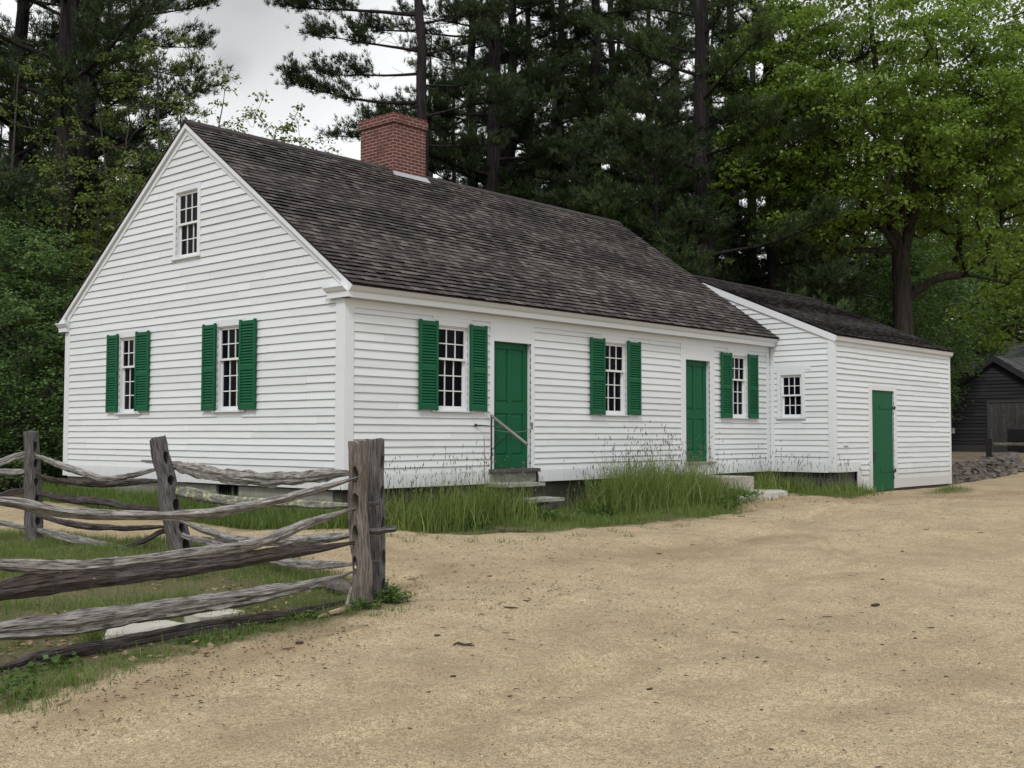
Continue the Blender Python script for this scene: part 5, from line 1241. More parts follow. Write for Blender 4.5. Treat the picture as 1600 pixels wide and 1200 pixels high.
sap = crown_tree(211, [(-1, [(0, 0, -.3), (.1, 0, 2.5), (.3, .1, 6), (.2, .2, 10.5)], .085, .02), (0, [(.1, 0, 2.6), (-.6, .3, 5), (-1.3, .4, 9.5)], .06, .015), (0, [(.15, 0, 3.2), (.9, -.5, 6), (1.5, -.8, 9.8)], .05, .015)],
    .1, [((0, 0, 8.0), (2.7, 2.7, 4.0)), ((.3, 0, 5.0), (2.6, 2.6, 2.6))], 300, .20, .082, 24, droop=.6, shell=.2, rk=.005, step=.28)
sap2 = crown_tree(212, [(-1, [(0, 0, -.3), (.1, 0, 2), (.3, .1, 4.5), (.2, .2, 7.5)], .07, .02), (0, [(.1, 0, 1.6), (-.8, .3, 4), (-1.3, .4, 6.5)], .05, .015)],
    .1, [((0, 0, 5.6), (2.5, 2.5, 3.0))], 300, .22, .082, 26, droop=.6, shell=.2, rk=.005, step=.28)
TW = ('twig_bark', 'spring_leaf')
for (px, dep, ms, rz, sc, label) in (
    (232, 28, sap, 0.0, 1.0, 'slender maple with sparse spring leaves behind the left gable slope'),
    (165, 27, sap2, 2.0, .95, 'sparse leafy sapling before the two thick pine trunks'),
    (20, 29, sap, 3.3, 1.0, 'tall thin leafy sapling above the green bush'),
    (265, 31, mp2, 4.4, .62, 'leafy young tree whose top shows just left of the roof peak'),
    (380, 31, sap2, 1.1, 1.22, 'young maple with twig tips showing over the ridge left of the chimney'),
    (215, 33, sap2, 5.1, .95, 'leafy sapling leaning over the left eave')):
    tree('maple_sapling', ms[:2], at(px, dep), TW, label, 'sapling', rz=rz, sc=sc)
bush = crown_tree(221, [(-1, [(0, 0, -.2), (.1, 0, 1.2), (.1, 0, 3)], .06, .03), (0, [(0, 0, .3), (-.8, .3, 1.6), (-1.2, .2, 2.8)], .05, .02), (0, [(0, 0, .3), (.8, -.3, 1.6), (1.2, .2, 2.8)], .05, .02)],
    .1, [((0, 0, 3.0), (2.3, 2.3, 2.9)), ((0, 0, 1.2), (2.4, 2.4, 1.3))], 420, .36, .075, 75, droop=.35, shell=.5, flat=.6, bushy=True, rk=.005)
und = crown_tree(222, [(-1, [(0, 0, -.3), (.1, 0, 2), (0, .1, 4.5)], .09, .05)], .1, [((0, 0, 5.0), (2.6, 2.6, 2.9)), ((.6, .5, 2.4), (2.0, 2.0, 1.4))], 300, .42, .115, 48, droop=.5, shell=.3, flat=.4)
print('broad', mp2[2], sap[2], sap2[2], bush[2], und[2])
tree('bush', bush[:2], at(22, 25), ('twig_bark', 'dark_leaf'), 'dense dark green bush at the left edge beside the gable', 'bush', sc=1.0)
tree('bush', bush[:2], at(84, 27.5), ('twig_bark', 'dark_leaf'), 'lower green bush between the edge bush and the gable corner', 'bush', rz=2.1, sc=.60)
tree('bush', bush[:2], at(-60, 26), ('twig_bark', 'dark_leaf'), 'dark bush mostly cut off by the left edge', 'bush', rz=4.1, sc=1.15)
UL = ('twig_bark', 'understory_leaf')
for (px, dep, sc, rz, mt, label) in ((1570, 82, 2.0, .3, 'maple_leaf', 'leafy tree at the right edge behind the bright maple crown'), (1385, 50, .85, 2.0, 'understory_leaf', 'darker leafy tree right of the maple trunk above the wing corner'), (1340, 48, .85, 4.0, 'understory_leaf', 'dark leafy tree left of the maple trunk behind the wing'), (1690, 46, 1.2, 5.0, 'maple_leaf', 'bright leafy tree cut by the right edge')):
    o_ = tree('leafy_tree', [m_.copy() if k_ else m_ for k_, m_ in enumerate(mp2[:2])], at(px, dep), ('maple_bark', mt), label, 'tree', rz=rz, sc=sc)
    for c_ in o_.children:
        if c_.name.startswith('crown'): c_.data.materials.clear(); c_.data.materials.append(MAT[mt])
for i, (px, dep, sc, rz) in enumerate(((1240, 44, .95, .1), (1300, 42, .9, 1.4), (1360, 45, .95, 3.0), (1380, 52, 1.1, 4.0), (1395, 58, 1.2, 5.1), (1494, 84, 2.0, .7), (1560, 80, 2.2, 2.2), (1620, 82, 2.4, 3.9), (1480, 78, 2.2, 3.1), (1010, 50, 1.1, 2.0), (920, 52, 1.0, 4.6), (1060, 46, .95, 1.0), (1160, 47, 1.0, 2.5), (850, 55, 1.1, 3.1), (760, 56, 1.0, .4), (700, 58, .95, 1.9), (180, 40, .95, 5.5), (100, 42, 1.0, 2.8), (10, 40, 1.1, .9), (240, 42, 1.0, 3.7), (1440, 60, 1.4, 1.2), (1400, 55, 1.4, 2.9), (-80, 38, 1.1, 4.4), (110, 33, .8, .4), (150, 35, .8, 2.2))):
    tree('understory_tree', und[:2], at(px, dep), UL, 'dark leafy understory tree among the pines behind the buildings', 'tree', 'leafy understory trees among the pines', rz=rz, sc=sc)
# the far wood reads as one dark mass
Rw = np.random.default_rng(77); lines = []; C_ = []
for i in range(1500):
    th = Rw.uniform(-.75, 2.4); rr = Rw.uniform(104, 135); cx, cy = CC[0] + rr * math.sin(th), CC[1] + rr * math.cos(th); hgt = Rw.uniform(5, 13)
    n_ = 60; C_.append(np.stack([cx + Rw.normal(0, 1.8, n_), cy + Rw.normal(0, 1.8, n_), Rw.uniform(-1, 1, n_) ** 1 * 0 + Rw.beta(1, 1.3, n_) * hgt], 1))
C_ = np.concatenate(C_); wd = leaves_mesh('far_wood', C_, np.zeros_like(C_) + np.array([0, 0, 1.]), .62, 2, 9, 1.2, .4); o = link_mesh('far_wood', wd, MAT['understory_leaf']); tag(o, 'dark far-off wood closing the view behind every tree', 'wood', kind='stuff')

# ------------------------------------------------------------------ grass
def blades(name, P, h, w, seed, mat, label, cat='grass', bend=.45, parts=3, heads=None, azb=None):
    R = np.random.default_rng(seed); n = len(P); az_ = R.uniform(0, 2 * math.pi, n); d = np.stack([np.cos(az_), np.sin(az_), np.zeros(n)], 1)
    sd_ = np.stack([-np.sin(az_), np.cos(az_), np.zeros(n)], 1); rot = R.uniform(-1.2, 1.2, n)[:, None]; sd_ = sd_ * np.cos(rot) + d * np.sin(rot)
    bd = (bend * R.uniform(.15, 1.3, n))[:, None] * h[:, None]; up = np.array([0, 0, 1.])
    V = []
    for i in range(parts + 1):
        s = i / parts; c = P + up * (h[:, None] * (s - .25 * (bd / h[:, None]) * s * s)) + d * bd * s ** 2.0
        ww = (w * (1 - s) ** .7)[:, None] if i < parts else 0 * w[:, None]
        if i < parts: V += [c - sd_ * ww, c + sd_ * ww]
        else: V += [c]
    nv = 2 * parts + 1; V = np.stack(V, 1).reshape(-1, 3); base = np.arange(n)[:, None] * nv; L_ = []; cnt = []
    pat = []
    for i in range(parts - 1): pat += [2 * i, 2 * i + 1, 2 * i + 3, 2 * i + 2]
    pat += [2 * parts - 2, 2 * parts - 1, 2 * parts]
    L_ = (base + np.array(pat)[None]).ravel(); cnt = np.tile([4] * (parts - 1) + [3], n)
    v = np.repeat(R.uniform(0, 1, n), parts)
    me_ = raw_mesh(name, V, L_, cnt, {'v': ('FACE', v)}); o = link_mesh(name, me_, MAT[mat]); tag(o, label, cat, kind='stuff')
    return P + up * (h[:, None] * (1 - .25 * (bd / h[:, None]))) + d * bd, d
def scatter(poly, n, seed, maskmin=None):
    R = np.random.default_rng(seed); A = np.array([p[:2] for p in poly]); lo, hi = A.min(0), A.max(0); out = []
    tot = 0
    while tot < n:
        q_ = R.uniform(lo, hi, (n * 3, 2)); q_ = q_[inpoly(q_[:, 0], q_[:, 1], poly)]; out.append(q_); tot += len(q_)
        if len(q_) == 0: break
    q_ = np.concatenate(out)[:n]
    return q_
def put(q_): return np.concatenate([q_, gz(q_[:, 0], q_[:, 1])[:, None] - .01], 1)
def keep(q_, fn): return q_[np.random.default_rng(3).uniform(0, 1, len(q_)) < fn(q_)]
# short grass everywhere the soil is green
q_ = np.concatenate([scatter(G_FRONT, 26000, 1), scatter(G_SHED, 9000, 2), scatter(G_WALL, 800, 5)]); gm_ = grassmask(q_[:, 0], q_[:, 1]); q_ = q_[rng.uniform(.05, .9, len(q_)) < gm_]; q_ = q_[~((q_[:, 0] > .05) & (q_[:, 1] > .04) & (q_[:, 0] < 12))]
q_ = q_[~((((q_[:, 0] - 4.25) / .55) ** 2 + ((q_[:, 1] + .95) / .28) ** 2 < 1) & (rng.uniform(0, 1, len(q_)) < .85))]; q_ = q_[rng.uniform(0, 1, len(q_)) < np.clip((fbm(q_[:, 0] * 2.2, q_[:, 1] * 2.2, 0, 88) - .3) * 4, .15, 1)]; P = put(q_); blades('lawn_grass', P, rng.uniform(.03, .15, len(P)) * (.45 + 1.1 * fbm(P[:, 0] * 1.7, P[:, 1] * 1.7, 0, 66)), rng.uniform(.003, .006, len(P)), 1, 'grass_blade', 'short green grass along the front foundation of the house')
q_ = scatter(G_GABLE, 30000, 3); q_ = q_[rng.uniform(.0, .8, len(q_)) < grassmask(q_[:, 0], q_[:, 1])]; q_ = q_[q_[:, 0] < -.02 - 0]; P = put(q_)
hh = rng.uniform(.06, .19, len(P)) + .34 * np.exp(-((P[:, 0] + .2) / .5) ** 2) * rng.uniform(0, 1, len(P)); blades('lawn_grass', P, hh, rng.uniform(.004, .008, len(P)), 2, 'grass_blade', 'lush green grass at the foot of the gable wall')
YA_ = [p for p in G_YARD if True]; yard = gp((-60, 835), (60, 826), (160, 836), (300, 846), (420, 865), (520, 900), (600, 915), (625, 938), (580, 955), (520, 975), (420, 1000), (300, 1020), (200, 1048), (110, 1085), (30, 1112), (-60, 1140))
q_ = scatter(yard, 60000, 4); pm = grassmask(q_[:, 0], q_[:, 1]); cl = fbm(q_[:, 0] * 1.5, q_[:, 1] * 1.5, 0, 44); nr_ = np.clip((q_[:, 1] + 5.6) / 2.5, .25, 1); q_ = q_[(rng.uniform(.1, 1, len(q_)) < pm) & (rng.uniform(0, 1, len(q_)) < np.clip((cl - .40) * 5, .03, 1) * nr_)]; P = put(q_)
blades('yard_grass', P, rng.uniform(.03, .14, len(P)) * (.7 + .8 * vnoise(P[:, 0] * 2, P[:, 1] * 2, 0, 3)), rng.uniform(.002, .0042, len(P)), 3, 'grass_blade', 'patchy short grass inside the fence corner')
q_ = q_[::9]; P = put(q_); blades('dry_grass', P, rng.uniform(.04, .15, len(P)), rng.uniform(.0015, .003, len(P)), 4, 'dry_blade', 'dry straw stalks mixed in the grass inside the fence', bend=1.6)
sp_ = np.concatenate([np.random.default_rng(700 + i).normal(0, .07, (26, 2)) + ghit(x, y)[:2] for i, (x, y) in enumerate(((612, 838), (655, 836), (690, 842), (735, 846), (790, 848), (842, 843), (905, 838), (960, 832), (1010, 826), (1060, 822), (1120, 812), (1172, 800), (1190, 790), (640, 846), (1150, 806), (980, 838), (1270, 785), (1350, 776), (1480, 770), (1515, 766), (640, 930), (622, 955), (590, 962)))]); P = put(sp_)
blades('edge_grass', P, rng.uniform(.03, .11, len(P)), rng.uniform(.003, .006, len(P)), 31, 'grass_blade', 'sparse grass tufts straying onto the sand', bend=.9)
far = [(-14, 9.3), (-3.5, 9.0), (-1.0, 9.5), (-.5, 15), (-14, 15)]; q_ = scatter(far, 9000, 6); P = put(q_); blades('meadow_grass', P, rng.uniform(.15, .5, len(P)), rng.uniform(.006, .012, len(P)), 5, 'grass_blade', 'rough green grass behind the fence at the far left')
# tall seeding grass against the front wall
def clump(cx, cy, sx, sy, n, hmean, seed):
    R = np.random.default_rng(seed); q_ = np.stack([R.normal(cx, sx, n), R.normal(cy, sy, n)], 1); q_ = q_[(q_[:, 1] < -.06)]; e = np.exp(-((q_[:, 0] - cx) / (sx * 1.6)) ** 2); return q_, hmean * R.uniform(.35, 1.05, len(q_)) * (.55 + .45 * e)
cl = [clump(.7, -.5, .5, .2, 1500, .66, 1), clump(1.5, -.6, .5, .22, 1700, .82, 2), clump(2.3, -.6, .4, .22, 1300, .86, 20), clump(2.75, -.85, .25, .2, 600, .60, 3), clump(3.6, -1.3, .5, .12, 500, .26, 33), clump(4.7, -.6, .25, .2, 160, .5, 9),
      clump(5.3, -.85, .34, .25, 1500, 1.02, 4), clump(5.9, -.9, .36, .25, 1700, 1.14, 5), clump(6.6, -.85, .40, .25, 1800, 1.12, 6), clump(7.3, -.85, .36, .25, 1500, 1.04, 21), clump(8.0, -.8, .3, .25, 1200, .92, 7), clump(8.4, -1.15, .35, .2, 900, .50, 8), clump(7.0, -1.5, 1.0, .2, 1500, .28, 22),
      clump(10.9, -.5, .35, .2, 700, .72, 10), clump(11.6, -.8, .3, .25, 400, .5, 11), clump(12.6, -1.85, .4, .15, 500, .36, 12), clump(12.0, -1.75, .5, .12, 800, .42, 13), clump(11.6, -1.2, .3, .3, 500, .42, 14), clump(11.75, -.7, .2, .25, 300, .5, 15)]
Q_ = np.concatenate([c[0] for c in cl]); Hh = np.concatenate([c[1] for c in cl]); ok = ~((Q_[:, 0] > 2.9) & (Q_[:, 0] < 3.8) & (Q_[:, 1] > -.35)) & ~((Q_[:, 0] > 8.5) & (Q_[:, 0] < 9.65) & (Q_[:, 1] > -1.02)); Q_, Hh = Q_[ok], Hh[ok]
in_wing = (Q_[:, 0] > 12.0) & (Q_[:, 1] > -1.58); Q_, Hh = Q_[~in_wing], Hh[~in_wing]; thin_ = rng.uniform(0, 1, len(Q_)) < .68; Q_, Hh = Q_[thin_], Hh[thin_]; P = put(Q_)
blades('tall_grass', P, Hh * 1.0 * rng.uniform(.55, 1.12, len(P)), rng.uniform(.005, .011, len(P)), 11, 'tall_grass_blade', 'tall rank green grass growing against the front wall', bend=.55, parts=4)
Rg = np.random.default_rng(8); sel = (Rg.uniform(0, 1, len(P)) < .075) & (Hh > .25); Ps, Hs = P[sel], (Hh[sel] * 1.0 + .34) * Rg.uniform(.75, 1.12, sel.sum())
tips, dd = blades('grass_stems', Ps, Hs, np.full(len(Ps), .0042), 12, 'tall_grass_blade', 'thin flowering stems above the tall grass', bend=.16, parts=4)
n = len(tips); hl = Rg.uniform(.04, .12, n); V = []; dirs = dd * .25 + np.array([0, 0, 1.]) + Rg.normal(0, .12, (n, 3)); dirs /= np.linalg.norm(dirs, axis=1)[:, None]
sx_ = np.cross(dirs, np.array([1, 0, 0.])); sx_ /= np.linalg.norm(sx_, axis=1)[:, None]; sy_ = np.cross(dirs, sx_)
b0 = tips - dirs * (hl * .3)[:, None]; V = np.stack([b0, b0 + dirs * (hl * .5)[:, None] + sx_ * .0085, b0 + dirs * (hl * .5)[:, None] + sy_ * .0085, b0 + dirs * (hl * .5)[:, None] - sx_ * .0085, b0 + dirs * (hl * .5)[:, None] - sy_ * .0085, b0 + dirs * hl[:, None]], 1).reshape(-1, 3)
pat = np.array([0, 2, 1, 0, 3, 2, 0, 4, 3, 0, 1, 4, 5, 1, 2, 5, 2, 3, 5, 3, 4, 5, 4, 1]); L_ = (np.arange(n)[:, None] * 6 + pat[None]).ravel()
o = link_mesh('seed_heads', raw_mesh('seed_heads', V, L_, np.full(n * 8, 3), {'v': ('FACE', np.repeat(Rg.uniform(0, 1, n), 8))}), MAT['seed_head']); tag(o, 'brown seed heads nodding over the tall grass', 'grass', kind='stuff')
# leafy weeds
def weeds(name, centres, label, seed, n=160, size=.05, rad=.22, h=.16, mat='weed_leaf'):
    R = np.random.default_rng(seed); C_ = []
    for c in centres:
        a = R.uniform(0, 6.28, n); r = rad * R.uniform(0, 1, n) ** .6; x, y = c[0] + r * np.cos(a), c[1] + r * np.sin(a); C_.append(np.stack([x, y, gz(x, y) + R.uniform(.01, h, n) * (1 - .6 * r / rad)], 1))
    C_ = np.concatenate(C_); me_ = leaves_mesh(name, C_ - np.array([*centres[0][:2], 0]), np.tile([0, 0, .6], (len(C_), 1)), size, 2, seed, .3, .2); o = link_mesh(name, me_, MAT[mat], None, (*centres[0][:2], 0)); return o
o = weeds('leafy_weed', [ghit(598, 938), ghit(610, 942)], '', 1, 150, .045, .17, .16); tag(o, 'bright green leafy weed at the right foot of the corner posts', 'weed')
o = weeds('leafy_weed', [ghit(563, 952), ghit(574, 950)], '', 2, 60, .04, .10, .10); tag(o, 'small leafy weed in front of the corner post foot', 'weed', kind='stuff')
o = weeds('leafy_weed', [ghit(x, y) for x, y in ((30, 1078), (50, 1062), (75, 1050), (100, 1040), (20, 1095))], '', 3, 26, .05, .15, .09); tag(o, 'dark green vine leaves over the ground log at lower left', 'weed', kind='stuff')
o = weeds('leafy_weed', [ghit(x, y) for x, y in ((300, 1005), (340, 998), (380, 988), (440, 972), (480, 966))], '', 4, 45, .035, .14, .07); tag(o, 'low weeds strung along the ground log near the flat stones', 'weed', kind='stuff')
q_ = np.concatenate([np.random.default_rng(i).normal(ghit(x, y)[:2], s, (n_, 2)) for i, (x, y, s, n_) in enumerate(((145, 1015, .045, 110), (110, 1070, .11, 190), (45, 1090, .10, 90)))]); P = put(q_)
blades('grass_tuft', P, rng.uniform(.12, .30, len(P)) * np.where(np.arange(len(P)) < 110, 1.05, .62), rng.uniform(.002, .004, len(P)), 21, 'grass_blade', 'grass tufts standing in front of the lowest rail', bend=.7)
q_ = np.concatenate([np.random.default_rng(50 + i).uniform(-.2, .2, (240, 2)) + ghit(x, y)[:2] for i, (x, y) in enumerate(((250, 1022), (330, 1003), (210, 1035), (160, 1050), (400, 985), (470, 968), (60, 1100), (520, 958)))]); P = put(q_)
blades('grass_fringe', P, rng.uniform(.03, .10, len(P)), rng.uniform(.0018, .0035, len(P)), 22, 'grass_blade', 'thin grass fringe between the ground log and the sand', bend=.9)
o = weeds('broad_weed', [np.array([x, y]) for x, y in ((8.5, -1.35), (8.1, -1.5), (8.9, -1.3), (7.6, -1.45), (4.5, -1.0), (5.0, -.9), (3.1, -1.15), (1.6, -.9))], '', 6, 120, .06, .35, .22); tag(o, 'broad leafed weeds among the grass below the doors', 'weed', kind='stuff')

leaf_mat('dead_leaf', (.09, .055, .030), (.36, .27, .17), .15, .8)
Rd = np.random.default_rng(64); cs_ = []
for (x, y, sd1, n_) in ((420, 925, .30, 170), (500, 915, .22, 120), (400, 965, .20, 110), (120, 985, .35, 130), (230, 960, .3, 90), (330, 890, .5, 90), (60, 1010, .2, 60), (470, 960, .16, 70), (260, 1025, .2, 40), (620, 905, .5, 60), (1230, 782, .8, 60)): g_ = ghit(x, y); cs_.append(g_[:2] + Rd.normal(0, sd1, (n_, 2)))
q_ = np.concatenate(cs_); P = put(q_) + np.array([0, 0, .028]); o = link_mesh('dead_leaves', leaves_mesh('dead_leaves', P, np.tile([0, 0, .05], (len(P), 1)), .05, 1, 65, .25, .25), MAT['dead_leaf']); tag(o, 'dry brown fallen leaves caught in the grass along the fence', 'leaves', kind='stuff')

# ------------------------------------------------------------------ loose bits on the sand
def chip_mesh(seed, l, w, h):
    bm = rock_bm(l / 2, w / 2, h / 2, seed, 1, .3); me_ = bpy.data.meshes.new('bark_chip'); bm.to_mesh(me_); bm.free(); a = me_.attributes.new('v', 'FLOAT', 'FACE'); a.data.foreach_set('value', [.5] * len(me_.polygons)); return me_
t = NT('chip_bark'); t.set('Base Color', t.mix(t.noise(t.coord('Object'), 60, 3), (.020, .014, .011), (.085, .058, .042))); t.set('Roughness', .9)
CM = [chip_mesh(i, 1, w, h) for i, (w, h) in enumerate(((.22, .12), (.30, .22), (.16, .10), (.5, .4), (.12, .09)))]
for me_ in CM: me_.materials.append(MAT['chip_bark'])
def chip(px, py, lpx, v, rz, label=None, name='bark_chip', cat='bark chip'):
    g_ = ghit(px, py); dep = (g_ - CC) @ CF; l = lpx * dep / FPX; o = bpy.data.objects.new(name, CM[v]); COL.objects.link(o); o.location = g_ + np.array([0, 0, l * .05 + .004]); o.scale = (l, l, l); o.rotation_euler = (random.Random(px).uniform(-.15, .15), random.Random(py).uniform(-.15, .15), rz)
    tag(o, label or 'small dark bark chip or twig lying on the sandy yard', cat, None if label else 'bark chips and twigs scattered on the sandy yard'); return o
AX = math.atan2(CR[1], CR[0])
for (x, y, l, v, r) in ((798, 951, 30, 2, .05), (823, 940, 18, 0, -.4), (765, 901, 14, 0, .1), (708, 1058, 12, 3, 0), (683, 994, 17, 1, .5), (693, 982, 13, 2, -.5), (799, 1000, 15, 2, 0), (790, 990, 15, 4, 0), (726, 1009, 33, 4, .05), (450, 1015, 27, 4, 0), (435, 1057, 15, 4, -.1),
    (670, 1082, 9, 1, .3), (796, 1089, 12, 1, .1), (1015, 1078, 12, 3, .3), (1023, 1001, 10, 1, .3), (1090, 969, 9, 2, .2), (1148, 989, 18, 2, .3), (1221, 969, 16, 2, 0), (1292, 965, 20, 4, -.4), (1378, 1008, 10, 1, 0), (1454, 982, 15, 0, -.2), (1487, 963, 8, 1, 0),
    (1131, 1029, 9, 1, 0), (1183, 1028, 7, 3, 0), (1429, 1037, 8, 1, 0), (1478, 1058, 7, 3, 0), (1530, 1037, 9, 1, .6), (1346, 958, 10, 2, 0), (1205, 1172, 12, 1, -.5), (1430, 998, 7, 3, 0), (860, 873, 9, 2, .2), (738, 884, 12, 2, 0), (1030, 866, 14, 0, 0), (1082, 852, 11, 2, 0), (1447, 828, 14, 2, .1), (1532, 833, 12, 4, 0), (1410, 862, 6, 3, 0), (1379, 906, 7, 3, .1), (1368, 885, 6, 1, 0), (508, 1045, 7, 3, 0), (488, 1028, 8, 2, .3), (633, 1030, 7, 2, 0), (904, 843, 10, 4, 0), (1158, 808, 16, 4, .2), (595, 894, 9, 3, 0), (645, 906, 24, 4, 0), (560, 1178, 10, 2, .1), (945, 1045, 8, 2, 0), (1120, 1038, 8, 1, 0), (1190, 1110, 7, 3, 0), (1105, 1128, 6, 1, 0), (640, 1139, 9, 1, .1)):
    chip(x, y, l * .92, v, AX + r)
chip(468, 1006, 16, 3, AX, 'dark lump of bark on the sand near the near rail', 'bark_chip', 'bark chip')
chip(1368, 947, 17, 3, AX + .2, 'crumbled dark reddish dropping on the sand at the right', 'bark_chip', 'bark chip')
chip(187, 1018, 20, 1, AX - .6, 'curled reddish dead leaf before the grass tuft', 'dead_leaf', 'leaf')
beam('bent_twig', [ghit(x, y) + [0, 0, .008] for x, y in ((708, 1010), (716, 1006), (728, 1009), (742, 1010))], [.011, .011, .01], 'dark_rail', None, 71, label='thin bent twig lying on the sand in mid yard', cat='twig')
beam('pale_straw', [ghit(x, y) + [0, 0, .008] for x, y in ((748, 978), (756, 984), (768, 988))], [.007, .007, .006], 'driftwood', None, 72, label='thin pale straw lying on the sand above the bent twig', cat='twig')
beam('pale_stick', [ghit(x, y) + [0, 0, .01] for x, y in ((88, 1104), (100, 1100), (112, 1095))], [.014, .014, .012], 'driftwood', None, 73, label='short pale stick at the edge of the grass lower left', cat='twig')
beam('branch_piece', [ghit(x, y) + [0, 0, .02] for x, y in ((780, 831), (800, 832), (823, 832))], [.03, .03, .025], 'dark_rail', None, 74, label='thin dead branch on the grass edge before the steps', cat='twig')
# grit
Rn = np.random.default_rng(12); n = 16000; th = Rn.uniform(-.47, .47, n); dep = 4.6 + 16 * Rn.uniform(0, 1, n) ** 1.5
x = CC[0] + dep * (CF[0] + CR[0] * th); y = CC[1] + dep * (CF[1] + CR[1] * th); ok = grassmask(x, y) < .5; x, y, dep = x[ok], y[ok], dep[ok]; n = len(x)
cg_ = fbm(x * .8, y * .8, 0, 55); kp = Rn.uniform(.25, .75, n) < cg_ + .02; x, y, dep = x[kp], y[kp], dep[kp]; n = len(x); s = (.0022 + .0065 * Rn.uniform(0, 1, n) ** 5) ; c = np.stack([x, y, gz(x, y) + .003], 1); octv = np.array([(1, 0, 0), (0, 1, 0), (-1, 0, 0), (0, -1, 0), (0, 0, .7), (0, 0, -.5)]); J = Rn.uniform(.6, 1.3, (n, 6, 1))
V = (c[:, None] + octv[None] * J * s[:, None, None]).reshape(-1, 3); pat = np.array([0, 1, 4, 1, 2, 4, 2, 3, 4, 3, 0, 4, 1, 0, 5, 2, 1, 5, 3, 2, 5, 0, 3, 5]); L_ = (np.arange(n)[:, None] * 6 + pat).ravel()
t = NT('grit'); t.set('Base Color', t.ramp(t.attr('v'), [(0, (.11, .08, .055)), (.45, (.22, .17, .115)), (.8, (.42, .35, .25)), (1, (.72, .68, .6))])); t.set('Roughness', .9)
o = link_mesh('gravel', raw_mesh('gravel', V, L_, np.full(n * 8, 3), {'v': ('FACE', np.repeat(Rn.uniform(0, 1, n), 8))}), MAT['grit']); tag(o, 'fine grit and small pebbles strewn over the sand', 'gravel', kind='stuff')
# bark flakes and needles, too many to count
n = 2600; u = Rn.uniform(0, 1, n); zone = [((1180, 790), (1600, 772)), ((1120, 815), (1600, 800)), ((600, 870), (980, 850)), ((620, 920), (900, 930)), ((60, 1130), (540, 985)), ((700, 1000), (1500, 960))]
cs = []
for i, (a, b_) in enumerate(zone):
    A, B = ghit(*a), ghit(*b_); t_ = Rn.uniform(0, 1, n // 6)[:, None]; cs.append(A[:2] + (B[:2] - A[:2]) * t_ + Rn.normal(0, (.9, 1.4, .8, .8, .28, 1.8)[i], (n // 6, 2)))
q_ = np.concatenate(cs); q_ = q_[grassmask(q_[:, 0], q_[:, 1]) < .6]; q_ = q_[~((q_[:, 1] > -1.6) & (q_[:, 0] > 12))]; n = len(q_); a = Rn.uniform(0, 6.28, n); l = .004 + .022 * Rn.uniform(0, 1, n) ** 2.5; w = Rn.uniform(.0012, .0035, n)
c = np.concatenate([q_, gz(q_[:, 0], q_[:, 1])[:, None] + .012], 1); d = np.stack([np.cos(a), np.sin(a), Rn.normal(0, .08, n)], 1); sd_ = np.stack([-np.sin(a), np.cos(a), 0 * a], 1)
V = np.stack([c - d * l[:, None] - sd_ * w[:, None], c + d * l[:, None] - sd_ * w[:, None], c + d * l[:, None] + sd_ * w[:, None], c - d * l[:, None] + sd_ * w[:, None], c + np.array([0, 0, .008])], 1).reshape(-1, 3); pat = np.array([0, 1, 4, 1, 2, 4, 2, 3, 4, 3, 0, 4]); L_ = (np.arange(n)[:, None] * 5 + pat).ravel()
o = link_mesh('leaf_litter', raw_mesh('leaf_litter', V, L_, np.full(n * 4, 3)), MAT['chip_bark']); tag(o, 'tiny dark bark flakes and needles littered on the sand', 'litter', kind='stuff')

# ------------------------------------------------------------------ barns, stone wall and rail beyond the wing
XB = 52.0; gb = -.12
A = bp(1554.5, 556.5, 0, XB); ap = (A[1], A[2]); hw = 4.6; sl = .665; ez = ap[1] - sl * hw
bn = empty('barn', (XB, ap[0], gb), 'small dark weathered gabled barn with plank doors beyond the stone wall', 'barn')
FB = Frame((XB, 0, 0), (0, 1, 0), (-1, 0, 0)); yl, yr = ap[0] + hw, ap[0] - hw
dL = bp(1547, 700, 0, XB)[1]
dT = bp(1560, 629, 0, XB)[2]
siding('barn_wall', FB, lambda z: yr + max(0, (z - ez + .05) / sl), lambda z: yl - max(0, (z - ez + .05) / sl), courses(gb + .45, ap[1] - .25, lambda z: .19), [(dL - 3.6, dL, gb, dT)], 51, 'barn_board', lip=.03, parent=bn, jit=3)
core('barn_core', FB, yr, yl, gb - .5, lambda u: ap[1] - .12 - sl * abs(u - ap[0]), [], parent=bn, brk=(ap[0],))
b = MB(); b.box(XB + .11, XB + 9, yr, yr + .1, gb - .5, ez - .1); b.box(XB + .11, XB + 9, yl - .1, yl, gb - .5, ez - .1); b.box(XB + 8.9, XB + 9, yr, yl, gb - .5, ez); b.build('barn_wall', MAT['barn_board'], bn)
b = MB(FB); b.box(yr, dL - 3.6, 0, .04, gb, gb + .42, .8); b.box(dL, yl, 0, .04, gb, gb + .42, .8); b.build('sill_beam', MAT['plank_dark'], bn)
b = MB(FB)
for i in range(16):
    y1 = dL - i * .225; c_ = (i * 37 % 11) / 11; b.face([(y1 - .215, .02 + .006 * (i % 2), gb + .02), (y1, .02 + .006 * (i % 2), gb + .02), (y1, .02 + .006 * (i % 2), dT), (y1 - .215, .02 + .006 * (i % 2), dT)], c_ * .8, [(0, i * .31), (0, i * .31 + .2), (2.6, i * .31 + .2), (2.6, i * .31)])
b.box(dL - 1.2, dL - .95, .03, .05, gb + .1, gb + 1.2, .9) if False else None
b.build('barn_door', MAT['plank_dark'], bn, recalc=False)
b = MB(FB); b.box(dL - 2.0, dL - .95, .036, .055, gb + .02, gb + 1.25, 1.0); b.build('hatch_door', MAT['barn_board'], bn)
b = MB(FB); b.box(dL, dL + .12, .0, .06, gb, dT + .12, .6); b.box(dL - 3.6, dL, 0, .055, dT, dT + .12, .6); b.build('door_frame', MAT['plank_dark'], bn)
b = MB()
